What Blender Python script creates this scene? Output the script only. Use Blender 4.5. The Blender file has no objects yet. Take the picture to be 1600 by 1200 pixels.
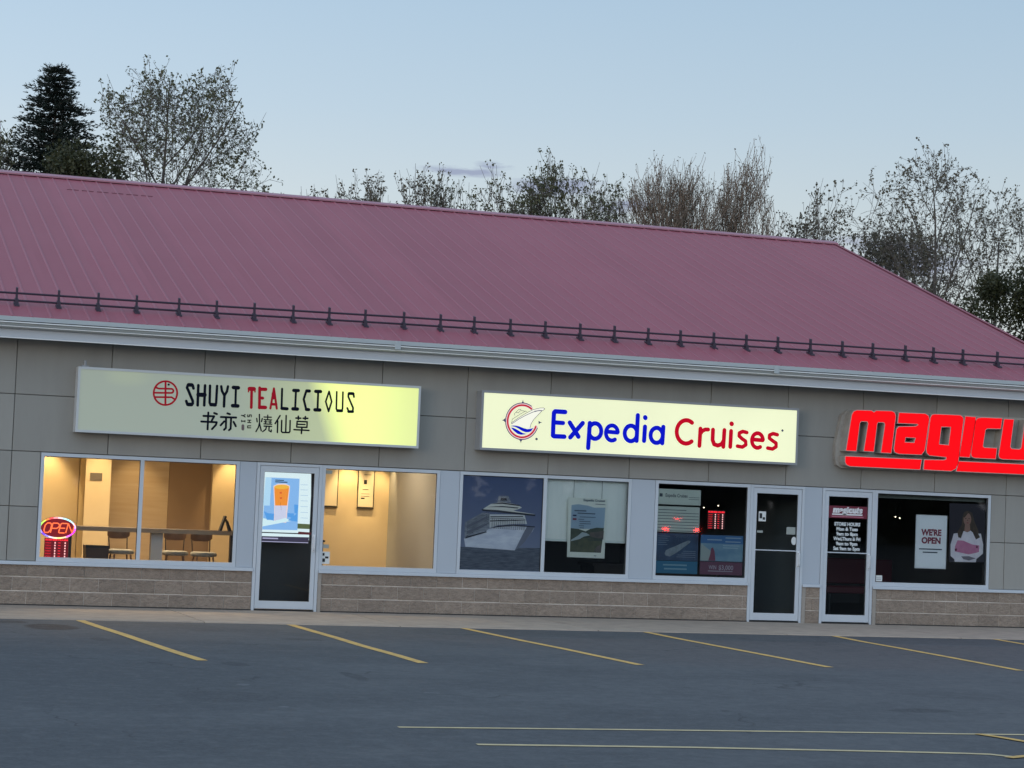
import bpy, math, random
from mathutils import Vector, Matrix
R = math.radians
S = bpy.context.scene
col = S.collection
# ------------------------------------------------------------------ camera
cd = bpy.data.cameras.new('camera'); cam = bpy.data.objects.new('camera', cd); col.objects.link(cam)
cd.sensor_width = 36.0; cd.lens = 76.983; cd.clip_start = 0.1; cd.clip_end = 6000
cam.matrix_world = Matrix(((0.9447978, -0.05592358, -0.3228462, -4.66232),
                           (-0.32501032, -0.03504187, -0.94506104, -31.29073),
                           (0.04153806, 0.99781993, -0.05128322, 1.79884), (0, 0, 0, 1)))
S.camera = cam
S.view_settings.view_transform = 'Standard'; S.view_settings.look = 'None'
S.view_settings.exposure = 0.0; S.view_settings.gamma = 1.0; S.view_settings.use_curve_mapping = False
S.cycles.use_denoising = True
S.cycles.max_bounces = 6; S.cycles.transparent_max_bounces = 12
S.cycles.pixel_filter_type = 'BLACKMAN_HARRIS'; S.cycles.filter_width = 1.5
# ------------------------------------------------------------------ world
SUN_EL, SUN_ROT = R(4), R(228)
W = bpy.data.worlds.new('World'); S.world = W; W.use_nodes = True
nt = W.node_tree; N = nt.nodes; L = nt.links
for n in list(N): N.remove(n)
def wn(t, **k):
    n = N.new(t)
    for a, b in k.items(): setattr(n, a, b)
    return n
def wmath(op, a, b=None, c=None):
    n = wn('ShaderNodeMath', operation=op)
    for i, v in enumerate((a, b, c)):
        if v is None: continue
        if isinstance(v, (int, float)): n.inputs[i].default_value = v
        else: L.new(v, n.inputs[i])
    return n.outputs[0]
out = wn('ShaderNodeOutputWorld'); bg = wn('ShaderNodeBackground'); L.new(bg.outputs[0], out.inputs[0])
sky = wn('ShaderNodeTexSky', sky_type='NISHITA', sun_disc=False)
sky.sun_elevation = SUN_EL; sky.sun_rotation = SUN_ROT; sky.altitude = 100; sky.air_density = 1.0
sky.dust_density = 1.0; sky.ozone_density = 2.0
tc = wn('ShaderNodeTexCoord'); sep = wn('ShaderNodeSeparateXYZ'); L.new(tc.outputs['Generated'], sep.inputs[0])
az = wmath('MULTIPLY', wmath('ARCTAN2', sep.outputs[0], sep.outputs[1]), 57.2958)
el = wmath('MULTIPLY', wmath('ARCSINE', sep.outputs[2]), 57.2958)
cx = wn('ShaderNodeCombineXYZ'); L.new(wmath('MULTIPLY', az, .55), cx.inputs[0]); L.new(wmath('MULTIPLY', el, 2.6), cx.inputs[1])
noi = wn('ShaderNodeTexNoise'); noi.inputs['Scale'].default_value = 1.0; noi.inputs['Detail'].default_value = 5; noi.inputs['Roughness'].default_value = .55
L.new(cx.outputs[0], noi.inputs['Vector'])
def blob(a0, e0, sa, se):
    u = wmath('POWER', wmath('DIVIDE', wmath('SUBTRACT', az, a0), sa), 2.0)
    v = wmath('POWER', wmath('DIVIDE', wmath('SUBTRACT', el, e0), se), 2.0)
    return wmath('EXPONENT', wmath('MULTIPLY', wmath('ADD', u, v), -1.0))
acc = None
# low cloud banks: small ones in the north-east and their continuation right round the horizon
for a0, e0, sa, se, k in ((17.3, 8.42, 1.2, .17, 1.0), (18.3, 8.62, .8, .15, .95), (20.0, 8.1, 1.7, .30, .9), (21.5, 7.7, 1.0, .22, .9), (28.4, 6.5, 2.6, .75, .9), (21.0, 6.6, 3.0, .35, .5),
                          (60, 6, 14, .9, .8), (100, 6.6, 18, 1.2, .8), (-40, 6, 16, .9, .7), (-100, 6.4, 20, 1.1, .8), (150, 6, 20, 1.0, .8)):
    b = wmath('MULTIPLY', blob(a0, e0, sa, se), k)
    acc = b if acc is None else wmath('MAXIMUM', acc, b)
mask = wn('ShaderNodeMapRange'); mask.inputs['From Min'].default_value = .25; mask.inputs['From Max'].default_value = .62
mask.inputs['To Max'].default_value = .80
L.new(wmath('MULTIPLY', acc, wmath('ADD', wmath('MULTIPLY', noi.outputs['Fac'], 2.6), -.55)), mask.inputs['Value'])
# twilight gradient: pale at the horizon, blue above, brighter towards the western (viewer's) side
rp = wn('ShaderNodeValToRGB'); cr = rp.color_ramp; cr.interpolation = 'B_SPLINE' if False else 'LINEAR'
L.new(wmath('DIVIDE', wmath('ADD', el, 10.0), 100.0), rp.inputs[0])
stops = [(-10, (.22, .22, .22)), (-1, (.44, .44, .44)), (0, (.56, .57, .58)), (4, (.53, .555, .58)), (7.5, (.475, .525, .57)), (10, (.40, .485, .575)), (13, (.34, .445, .56)), (22, (.30, .395, .52)), (45, (.28, .37, .49)), (90, (.26, .34, .46))]
while len(cr.elements) < len(stops): cr.elements.new(.5)
for e_, (d, c_) in zip(cr.elements, stops): e_.position = (d + 10) / 100.0; e_.color = (*c_, 1)
azf = wmath('COSINE', wmath('MULTIPLY', wmath('SUBTRACT', az, -130.0), 1 / 57.2958))
cosel = wmath('SQRT', wmath('MAXIMUM', wmath('SUBTRACT', 1.0, wmath('MULTIPLY', sep.outputs[2], sep.outputs[2])), 0.0))
fac = wmath('ADD', 1.75, wmath('MULTIPLY', wmath('MULTIPLY', azf, cosel), .75))
g1 = wn('ShaderNodeVectorMath', operation='SCALE'); L.new(rp.outputs[0], g1.inputs[0]); L.new(fac, g1.inputs['Scale'])
g2 = wn('ShaderNodeVectorMath', operation='SCALE'); L.new(sky.outputs[0], g2.inputs[0]); g2.inputs['Scale'].default_value = .045
g3 = wn('ShaderNodeVectorMath', operation='ADD'); L.new(g1.outputs[0], g3.inputs[0]); L.new(g2.outputs[0], g3.inputs[1])
mx = wn('ShaderNodeMix', data_type='RGBA'); L.new(mask.outputs[0], mx.inputs['Factor']); L.new(g3.outputs[0], mx.inputs['A'])
cl = wn('ShaderNodeVectorMath', operation='MULTIPLY'); L.new(g3.outputs[0], cl.inputs[0]); cl.inputs[1].default_value = (.52, .50, .66)
L.new(cl.outputs[0], mx.inputs['B']); L.new(mx.outputs['Result'], bg.inputs[0]); bg.inputs[1].default_value = 1.0

# ------------------------------------------------------------------ sun (below the roofs, soft dusk glow)
sl = bpy.data.lights.new('sun', 'SUN'); sl.energy = 0.5; sl.angle = R(25); sl.color = (1.0, .86, .74)
so = bpy.data.objects.new('sun', sl); col.objects.link(so)
sd = Vector((math.sin(SUN_ROT) * math.cos(SUN_EL), math.cos(SUN_ROT) * math.cos(SUN_EL), math.sin(SUN_EL)))
so.rotation_euler = sd.to_track_quat('Z', 'Y').to_euler(); so.location = sd * 60

# ------------------------------------------------------------------ materials
def mat(name, color, rough=.6, metal=0.0, noise=None, bump=None, emit=None, spec=None, coat=None):
    """noise=(scale, second colour, amount, stretch)  bump=(scale, strength, distance)"""
    m = bpy.data.materials.new(name); m.use_nodes = True
    nt = m.node_tree; b = nt.nodes['Principled BSDF']
    b.inputs['Base Color'].default_value = (*color, 1); b.inputs['Roughness'].default_value = rough; b.inputs['Metallic'].default_value = metal
    if spec is not None: b.inputs['Specular IOR Level'].default_value = spec
    if coat: b.inputs['Coat Weight'].default_value = coat; b.inputs['Coat Roughness'].default_value = .15
    if emit: b.inputs['Emission Color'].default_value = (*emit[0], 1); b.inputs['Emission Strength'].default_value = emit[1]
    tc = nt.nodes.new('ShaderNodeTexCoord')
    def nz(scale, stretch=(1, 1, 1), detail=6, rough=.6):
        mp = nt.nodes.new('ShaderNodeMapping'); mp.inputs['Scale'].default_value = stretch
        nt.links.new(tc.outputs['Object'], mp.inputs[0])
        n = nt.nodes.new('ShaderNodeTexNoise'); n.inputs['Scale'].default_value = scale; n.inputs['Detail'].default_value = detail
        n.inputs['Roughness'].default_value = rough
        nt.links.new(mp.outputs[0], n.inputs['Vector']); return n
    if noise:
        sc, c2, am, st = noise
        n = nz(sc, st); mr = nt.nodes.new('ShaderNodeMapRange'); mr.inputs['From Min'].default_value = .35; mr.inputs['From Max'].default_value = .7
        mr.inputs['To Max'].default_value = am; nt.links.new(n.outputs['Fac'], mr.inputs['Value'])
        mx = nt.nodes.new('ShaderNodeMix'); mx.data_type = 'RGBA'
        mx.inputs['A'].default_value = (*color, 1); mx.inputs['B'].default_value = (*c2, 1)
        nt.links.new(mr.outputs[0], mx.inputs['Factor']); nt.links.new(mx.outputs['Result'], b.inputs['Base Color'])
    if bump:
        n = nz(bump[0]); bp = nt.nodes.new('ShaderNodeBump'); bp.inputs['Strength'].default_value = bump[1]; bp.inputs['Distance'].default_value = bump[2]
        nt.links.new(n.outputs['Fac'], bp.inputs['Height']); nt.links.new(bp.outputs[0], b.inputs['Normal'])
    return m
def objrand(m, amt):
    """small per-object brightness variation"""
    nt = m.node_tree; b = nt.nodes['Principled BSDF']; inp = b.inputs['Base Color']
    oi = nt.nodes.new('ShaderNodeObjectInfo'); mr = nt.nodes.new('ShaderNodeMapRange')
    mr.inputs['To Min'].default_value = 1 - amt; mr.inputs['To Max'].default_value = 1 + amt
    nt.links.new(oi.outputs['Random'], mr.inputs['Value'])
    mx = nt.nodes.new('ShaderNodeVectorMath'); mx.operation = 'SCALE'
    if inp.links:
        src = inp.links[0].from_socket; nt.links.new(src, mx.inputs[0])
    else: mx.inputs[0].default_value = tuple(inp.default_value)[:3]
    nt.links.new(mr.outputs[0], mx.inputs['Scale']); nt.links.new(mx.outputs[0], inp)
    return m
def emis(name, c, s=1.0): return mat(name, (.02, .02, .02), .5, emit=(c, s))
def glass(name, tint=(.88, .93, .92)):
    m = bpy.data.materials.new(name); m.use_nodes = True; nt = m.node_tree
    for n in list(nt.nodes): nt.nodes.remove(n)
    o = nt.nodes.new('ShaderNodeOutputMaterial'); mx = nt.nodes.new('ShaderNodeMixShader')
    t = nt.nodes.new('ShaderNodeBsdfTransparent'); t.inputs[0].default_value = (*tint, 1)
    g = nt.nodes.new('ShaderNodeBsdfGlossy'); g.inputs['Roughness'].default_value = .02; g.inputs[0].default_value = (.95, .97, 1, 1)
    f = nt.nodes.new('ShaderNodeFresnel'); f.inputs[0].default_value = 1.45
    nt.links.new(f.outputs[0], mx.inputs[0]); nt.links.new(t.outputs[0], mx.inputs[1]); nt.links.new(g.outputs[0], mx.inputs[2]); nt.links.new(mx.outputs[0], o.inputs[0])
    return m
M = {}
M['roof'] = objrand(mat('burgundy_roof_metal', (.290, .060, .083), .52, 0, noise=(.5, (.32, .080, .106), .8, (1, .2, 1)), bump=(3.0, .12, .02)), .045)
M['roofdark'] = mat('dark_burgundy_trim', (.10, .022, .035), .45)
M['rib'] = mat('highlight_rib_metal', (.30, .080, .108), .48)  # roof paint lightened on the ribs to draw their highlights
M['guard'] = mat('dark_snow_guard_paint', (.035, .022, .038), .5)
M['gutter'] = mat('grey_gutter_aluminium', (.46, .50, .50), .4, 0, noise=(2, (.40, .43, .44), .6, (1, 1, 8)))
M['fascia'] = mat('grey_fascia_paint', (.55, .58, .61), .5, 0, noise=(1.2, (.47, .50, .53), .5, (1, 1, 3)))
M['stucco'] = objrand(mat('grey_stucco_panel', (.325, .315, .285), .85, 0, noise=(1.3, (.285, .274, .248), .8, (2.2, 1, .45)), bump=(60, .25, .004)), .045)
M['joint'] = mat('dark_joint_sealant', (.17, .165, .155), .8)
M['white'] = mat('white_painted_aluminium', (.56, .60, .64), .4, 0, noise=(2.5, (.50, .54, .58), .6, (1, 1, .5)))
M['infill'] = mat('white_infill_panel', (.46, .505, .555), .45, 0, noise=(1.5, (.42, .465, .515), .6, (1, 1, .4)))
M['block'] = objrand(mat('split_face_block', (.36, .285, .225), .92, 0, noise=(13, (.22, .174, .14), .8, (1, 1, 1.8)), bump=(40, 1.0, .03)), .10)
M['mortar'] = mat('pale_mortar', (.66, .58, .50), .9, 0, noise=(4, (.40, .34, .29), .8, (1, 1, 1)))
M['slab'] = objrand(mat('sidewalk_concrete', (.42, .335, .26), .88, 0, noise=(3.5, (.31, .25, .20), .9, (1, 1, 1)), bump=(30, .4, .006)), .05)
M['glass'] = glass('window_glass', (.985, .995, .99)); M['glassdoor'] = glass('door_glass', (.86, .92, .90))
M['steel'] = mat('pale_handle_metal', (.72, .74, .76), .35, .1)
M['dark'] = mat('dark_charcoal', (.012, .013, .016), .6)
M['rubber'] = mat('black_rubber', (.02, .02, .02), .7)
M['warmwall'] = mat('cream_shop_wall', (.64, .52, .33), .8, 0, noise=(3, (.58, .46, .28), .5, (1, 1, 1)))
M['tanwall'] = mat('tan_wall_cladding', (.50, .39, .26), .7, 0, noise=(2, (.42, .31, .19), .8, (.4, 1, 6)))
M['brownwall'] = mat('brown_curtain', (.24, .165, .105), .8)
M['shopfloor'] = mat('tea_shop_floor', (.30, .24, .18), .4)
M['darkfloor'] = mat('grey_carpet', (.22, .24, .24), .9)
M['darkwall'] = mat('unlit_shop_wall', (.34, .36, .38), .9)
M['wood'] = mat('walnut_wood', (.22, .12, .065), .5, 0, noise=(4, (.16, .085, .045), .8, (1, 6, 1)))
M['tablewood'] = mat('dark_table_wood', (.085, .06, .045), .4)
M['cushion'] = mat('grey_seat_cushion', (.30, .30, .27), .8)
M['metaldark'] = mat('black_metal_leg', (.03, .03, .03), .4)
M['palemetal'] = mat('pale_grey_post', (.42, .42, .42), .5)
M['maroon'] = mat('maroon_print', (.20, .05, .09), .6)
M['bark'] = mat('grey_bark', (.115, .098, .085), .9, 0, noise=(6, (.075, .064, .056), .8, (1, 1, .3)))
M['barkbrown'] = mat('brown_twig_bark', (.175, .130, .098), .9)
def leafmat(n, a, b):
    m = mat(n, a, .6, 0, noise=(1.3, b, .9, (1, 1, 1)))
    nt = m.node_tree; bs = nt.nodes['Principled BSDF']
    tr = nt.nodes.new('ShaderNodeBsdfTranslucent'); mx = nt.nodes.new('ShaderNodeMixShader'); mx.inputs[0].default_value = .3
    src = bs.inputs['Base Color'].links[0].from_socket
    nt.links.new(src, tr.inputs[0]); o = [x for x in nt.nodes if x.type == 'OUTPUT_MATERIAL'][0]
    nt.links.new(bs.outputs[0], mx.inputs[1]); nt.links.new(tr.outputs[0], mx.inputs[2]); nt.links.new(mx.outputs[0], o.inputs[0]); return m
M['leaf'] = leafmat('young_green_leaf', (.125, .125, .062), (.080, .086, .042))
M['leafb'] = leafmat('brownish_bud_leaf', (.135, .115, .075), (.090, .080, .050))
M['needle'] = leafmat('dark_conifer_needle', (.022, .034, .024), (.014, .024, .02))
M['olive'] = leafmat('olive_evergreen_leaf', (.062, .066, .026), (.035, .042, .018))
M['yellow'] = mat('yellow_road_paint', (.78, .47, .12), .85, 0, noise=(7, (.42, .28, .12), .8, (1, 1, 1)))
M['paleyellow'] = mat('worn_pale_road_paint', (.66, .53, .29), .8, 0, noise=(6, (.42, .34, .20), .8, (1, 1, 1)))

# asphalt: mottled, with a darker sealed strip by the sidewalk and a browner worn area to the right
def asphalt():
    m = bpy.data.materials.new('asphalt'); m.use_nodes = True; nt = m.node_tree; b = nt.nodes['Principled BSDF']; nn = nt.nodes.new; lk = nt.links.new
    tc = nn('ShaderNodeTexCoord'); sp = nn('ShaderNodeSeparateXYZ'); lk(tc.outputs['Object'], sp.inputs[0])
    def ma(op, a, b_=None, c=None):
        n = nn('ShaderNodeMath'); n.operation = op
        for i, v in enumerate((a, b_, c)):
            if v is None: continue
            if isinstance(v, (int, float)): n.inputs[i].default_value = v
            else: lk(v, n.inputs[i])
        return n.outputs[0]
    def nz(sc, st=(1, 1, 1), d=5, r=.6):
        mp = nn('ShaderNodeMapping'); mp.inputs['Scale'].default_value = st; lk(tc.outputs['Object'], mp.inputs[0])
        n = nn('ShaderNodeTexNoise'); n.inputs['Scale'].default_value = sc; n.inputs['Detail'].default_value = d; n.inputs['Roughness'].default_value = r
        lk(mp.outputs[0], n.inputs['Vector']); return n.outputs['Fac']
    def rng(v, a, c, lo=0., hi=1.):
        n = nn('ShaderNodeMapRange'); n.interpolation_type = 'SMOOTHSTEP'; lk(v, n.inputs['Value'])
        for k, x in zip(('From Min', 'From Max', 'To Min', 'To Max'), (a, c, lo, hi)): n.inputs[k].default_value = x
        return n.outputs[0]
    def mix(f, A, B):
        n = nn('ShaderNodeMix'); n.data_type = 'RGBA'; lk(f, n.inputs['Factor'])
        for k, v in (('A', A), ('B', B)):
            if isinstance(v, tuple): n.inputs[k].default_value = (*v, 1)
            else: lk(v, n.inputs[k])
        return n.outputs['Result']
    x, y = sp.outputs[0], sp.outputs[1]
    big = nz(.35, (1, 1.5, 1), 4); c = mix(rng(ma('ADD', big, ma('MULTIPLY', x, -.018)), .30, .62), (.088, .093, .098), (.058, .063, .069))
    # worn browner field in front of the two right-hand doors
    wob = ma('MULTIPLY', ma('SUBTRACT', nz(.5), .5), 3.0)
    xx = ma('ADD', x, wob); yy = ma('ADD', y, ma('MULTIPLY', wob, .9))
    worn = ma('MULTIPLY', rng(ma('ADD', xx, ma('MULTIPLY', yy, .55)), -.2, 1.6), ma('MULTIPLY', rng(yy, -9.6, -8.4), rng(yy, -4.2, -4.6)))
    c = mix(ma('MULTIPLY', worn, .75), c, (.098, .086, .084))
    worn2 = ma('MULTIPLY', rng(xx, 5.5, 8.), ma('MULTIPLY', rng(yy, -15.2, -14.6), rng(yy, -12.4, -13.2)))
    c = mix(ma('MULTIPLY', worn2, .5), c, (.112, .112, .110))
    strip = ma('MULTIPLY', rng(ma('ADD', y, ma('MULTIPLY', wob, .06)), -4.35, -4.2), rng(xx, 3.0, 4.5))
    c = mix(ma('MULTIPLY', strip, .7), c, (.055, .060, .066))
    # tar patches, oil spots
    sp1 = nz(.9, (1, 2.2, 1), 3); c = mix(ma('MULTIPLY', rng(sp1, .66, .74), .55), c, (.03, .032, .036))
    def spot(px, py, rx, ry):
        u = ma('POWER', ma('DIVIDE', ma('SUBTRACT', ma('ADD', x, ma('MULTIPLY', wob, .12)), px), rx), 2.); v = ma('POWER', ma('DIVIDE', ma('SUBTRACT', ma('ADD', y, ma('MULTIPLY', wob, .3)), py), ry), 2.)
        return rng(ma('ADD', u, v), 1.0, .55)
    c = mix(ma('MULTIPLY', spot(-1.23, -4.35, .36, .60), 1.0), c, (.016, .009, .010))
    c = mix(ma('MULTIPLY', spot(-1.65, -3.55, .26, .30), .9), c, (.02, .02, .024))
    c = mix(ma('MULTIPLY', spot(-.75, -12.6, .5, .5), .5), c, (.034, .036, .042))
    for q in ((-.9, -6.2, .14, .3), (.02, -9.3, .16, .3), (-.3, -8.2, .1, .2), (1.6, -5.6, .3, .25), (.9, -10.6, .1, .5), (5.6, -13.3, .4, .2)):
        c = mix(ma('MULTIPLY', spot(*q), .8), c, (.028, .030, .035))
    for q in ((-.35, -11.45, .07, .09), (1.25, -12.1, .09, .06), (-.42, -13.4, .05, .05)):
        c = mix(ma('MULTIPLY', ma('MULTIPLY', spot(*q), nz(9)), .8), c, (.24, .25, .26))
    streak = nz(.8, (.8, 1.1, 1), 6, .65); c = mix(ma('MULTIPLY', rng(streak, .54, .68), .5), c, (.040, .044, .049)); c = mix(ma('MULTIPLY', rng(streak, .46, .32), .35), c, (.125, .126, .126))
    mid = nz(6, (1, 1, 1), 6, .75); c = mix(rng(mid, .42, .68, 0, .45), c, (.040, .044, .049)); c = mix(rng(mid, .50, .34, 0, .35), c, (.130, .132, .134))
    grit = nz(28, (1, 1, 1), 6, .7); c = mix(rng(grit, .3, .75, 0, .5), c, (.12, .125, .13))
    # cracks
    vor = nn('ShaderNodeTexVoronoi'); vor.feature = 'DISTANCE_TO_EDGE'; vor.inputs['Scale'].default_value = .22
    mp = nn('ShaderNodeMapping'); lk(tc.outputs['Object'], mp.inputs[0]); dist = nn('ShaderNodeVectorMath'); dist.operation = 'ADD'
    n3 = nn('ShaderNodeTexNoise'); n3.inputs['Scale'].default_value = 1.2; n3.inputs['Detail'].default_value = 4; lk(tc.outputs['Object'], n3.inputs['Vector'])
    sc3 = nn('ShaderNodeVectorMath'); sc3.operation = 'SCALE'; sc3.inputs['Scale'].default_value = 1.6; lk(n3.outputs['Color'], sc3.inputs[0])
    lk(mp.outputs[0], dist.inputs[0]); lk(sc3.outputs[0], dist.inputs[1]); lk(dist.outputs[0], vor.inputs['Vector'])
    c = mix(ma('MULTIPLY', rng(vor.outputs['Distance'], .006, .002), rng(nz(.6), .5, .6, 0, .6)), c, (.028, .03, .034))
    lk(c, b.inputs['Base Color']); b.inputs['Roughness'].default_value = .82; b.inputs['Specular IOR Level'].default_value = .35
    bp = nn('ShaderNodeBump'); bp.inputs['Strength'].default_value = .35; bp.inputs['Distance'].default_value = .006; lk(grit, bp.inputs['Height']); lk(bp.outputs[0], b.inputs['Normal'])
    return m
M['asphalt'] = asphalt()
M['field'] = mat('rough_grass_ground', (.06, .065, .035), .95, 0, noise=(.2, (.045, .045, .03), .9, (1, 1, 1)))

# ------------------------------------------------------------------ mesh helpers
class MB:
    def __init__(s): s.v = []; s.f = []; s.m = []
    def face(s, pts, mi=0):
        i = len(s.v); s.v += [tuple(p) for p in pts]; s.f.append(tuple(range(i, i + len(pts)))); s.m.append(mi); return s
    def box(s, x0, x1, y0, y1, z0, z1, mi=0):
        i = len(s.v); s.v += [(x, y, z) for x in (x0, x1) for y in (y0, y1) for z in (z0, z1)]
        for q in ((0, 1, 3, 2), (4, 6, 7, 5), (0, 4, 5, 1), (2, 3, 7, 6), (0, 2, 6, 4), (1, 5, 7, 3)): s.f.append(tuple(i + k for k in q)); s.m.append(mi)
        return s
    def pillow(s, x0, x1, y0, y1, z0, z1, c=.006, mi=0):
        """box whose front (low y) face has chamfered edges"""
        i = len(s.v)
        s.v += [(x0 + c, y0, z0 + c), (x1 - c, y0, z0 + c), (x1 - c, y0, z1 - c), (x0 + c, y0, z1 - c), (x0, y0 + c, z0), (x1, y0 + c, z0), (x1, y0 + c, z1), (x0, y0 + c, z1), (x0, y1, z0), (x1, y1, z0), (x1, y1, z1), (x0, y1, z1)]
        for q in ((0, 1, 2, 3), (4, 5, 1, 0), (5, 6, 2, 1), (6, 7, 3, 2), (7, 4, 0, 3), (8, 9, 5, 4), (9, 10, 6, 5), (10, 11, 7, 6), (11, 8, 4, 7)): s.f.append(tuple(i + k for k in q)); s.m.append(mi)
        return s
    def tube(s, a, b, r0, r1=None, n=6, mi=0, cap=True):
        a = Vector(a); b = Vector(b); r1 = r0 if r1 is None else r1
        d = b - a
        if d.length < 1e-6: return s
        d.normalize(); u = d.orthogonal().normalized(); w = d.cross(u); i = len(s.v)
        for P, r in ((a, r0), (b, r1)):
            for k in range(n):
                t = 2 * math.pi * k / n; s.v.append(tuple(P + (u * math.cos(t) + w * math.sin(t)) * r))
        for k in range(n): s.f.append((i + k, i + (k + 1) % n, i + n + (k + 1) % n, i + n + k)); s.m.append(mi)
        if cap: s.f.append(tuple(i + n + k for k in range(n))); s.m.append(mi); s.f.append(tuple(i + n - 1 - k for k in range(n))); s.m.append(mi)
        return s
    def pathtube(s, pts, r, n=6, mi=0):
        for a, b in zip(pts, pts[1:]): s.tube(a, b, r, r, n, mi)
        return s
    def prism(s, poly, y0, y1, mi=0, side=None):
        """polygon given in x,z extruded from y0 (front) to y1"""
        n = len(poly); i = len(s.v); side = mi if side is None else side
        s.v += [(x, y0, z) for x, z in poly] + [(x, y1, z) for x, z in poly]
        s.f.append(tuple(range(i, i + n))); s.m.append(mi); s.f.append(tuple(range(i + 2 * n - 1, i + n - 1, -1))); s.m.append(side)
        for k in range(n): s.f.append((i + k, i + n + k, i + n + (k + 1) % n, i + (k + 1) % n)); s.m.append(side)
        return s
    def stroke(s, pts, w, y, mi=0, step=.00012):
        """flat rounded stroke in the x,z plane facing -y; each piece a hair behind the last so that none coincide"""
        h = w / 2; k0 = 0
        for a, b in zip(pts, pts[1:]):
            ang = math.atan2(b[1] - a[1], b[0] - a[0]); P = []
            for q in range(7): t = ang + math.pi / 2 + math.pi * q / 6; P.append((a[0] + h * math.cos(t), y + k0 * step, a[1] + h * math.sin(t)))
            for q in range(7): t = ang - math.pi / 2 + math.pi * q / 6; P.append((b[0] + h * math.cos(t), y + k0 * step, b[1] + h * math.sin(t)))
            s.face(P, mi); k0 += 1
        return s
def wloc(o):
    v = Vector((0, 0, 0))
    while o: v += o.location; o = o.parent
    return v
def link(name, me, parent=None, loc=None):
    o = bpy.data.objects.new(name, me); col.objects.link(o)
    if parent: o.parent = parent
    if loc is not None: o.location = loc
    return o
def build(mb, name, mats, parent=None, loc=(0, 0, 0), smooth=False, local=False):
    """vertices are in world coordinates unless local"""
    me = bpy.data.meshes.new(name)
    base = Vector(loc) if not local else Vector((0, 0, 0))
    if parent and not local: base = wloc(parent) + Vector(loc)
    v = mb.v if base.length == 0 else [(a - base.x, b - base.y, c - base.z) for a, b, c in mb.v]
    me.from_pydata(v, [], mb.f)
    if not isinstance(mats, (list, tuple)): mats = [mats]
    for m in mats: me.materials.append(m)
    if any(mb.m): me.polygons.foreach_set('material_index', mb.m)
    if smooth: me.polygons.foreach_set('use_smooth', [True] * len(mb.f))
    me.update()
    return link(name, me, parent, loc)
def tag(o, label=None, cat=None, group=None, kind=None):
    if label: o['label'] = label
    if cat: o['category'] = cat
    if group: o['group'] = group
    if kind: o['kind'] = kind
    return o
def root(name, loc, label, cat, group=None):
    o = bpy.data.objects.new(name, None); o.empty_display_size = .2; col.objects.link(o); o.location = loc
    return tag(o, label, cat, group)
_tm = {}
def textmesh(txt, size, bold=0.0, shear=0.0, align='LEFT'):
    c = bpy.data.curves.new('t', 'FONT'); c.body = txt; c.size = size; c.offset = bold; c.shear = shear; c.align_x = align; c.resolution_u = 3
    o = bpy.data.objects.new('t', c); col.objects.link(o); bpy.context.view_layer.update()
    me = bpy.data.meshes.new_from_object(o.evaluated_get(bpy.context.evaluated_depsgraph_get()))
    bpy.data.objects.remove(o); bpy.data.curves.remove(c)
    return me
def text(mb, txt, x, z, y, size, width=None, mi=0, bold=0.0, shear=0.0, align='LEFT'):
    me = textmesh(txt, size, bold, shear)
    if not me.vertices: return
    xs = [v.co.x for v in me.vertices]; w0 = max(xs) - min(xs); k = 1 if width is None else width / w0
    sh = {'LEFT': 0, 'CENTER': w0 * k / 2, 'RIGHT': w0 * k}[align]; mn = min(xs); i = len(mb.v)
    mb.v += [(x - sh + (v.co.x - mn) * k, y, z + v.co.y) for v in me.vertices]
    for p in me.polygons: mb.f.append(tuple(i + q for q in p.vertices)); mb.m.append(mi)
    bpy.data.meshes.remove(me)

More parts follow.
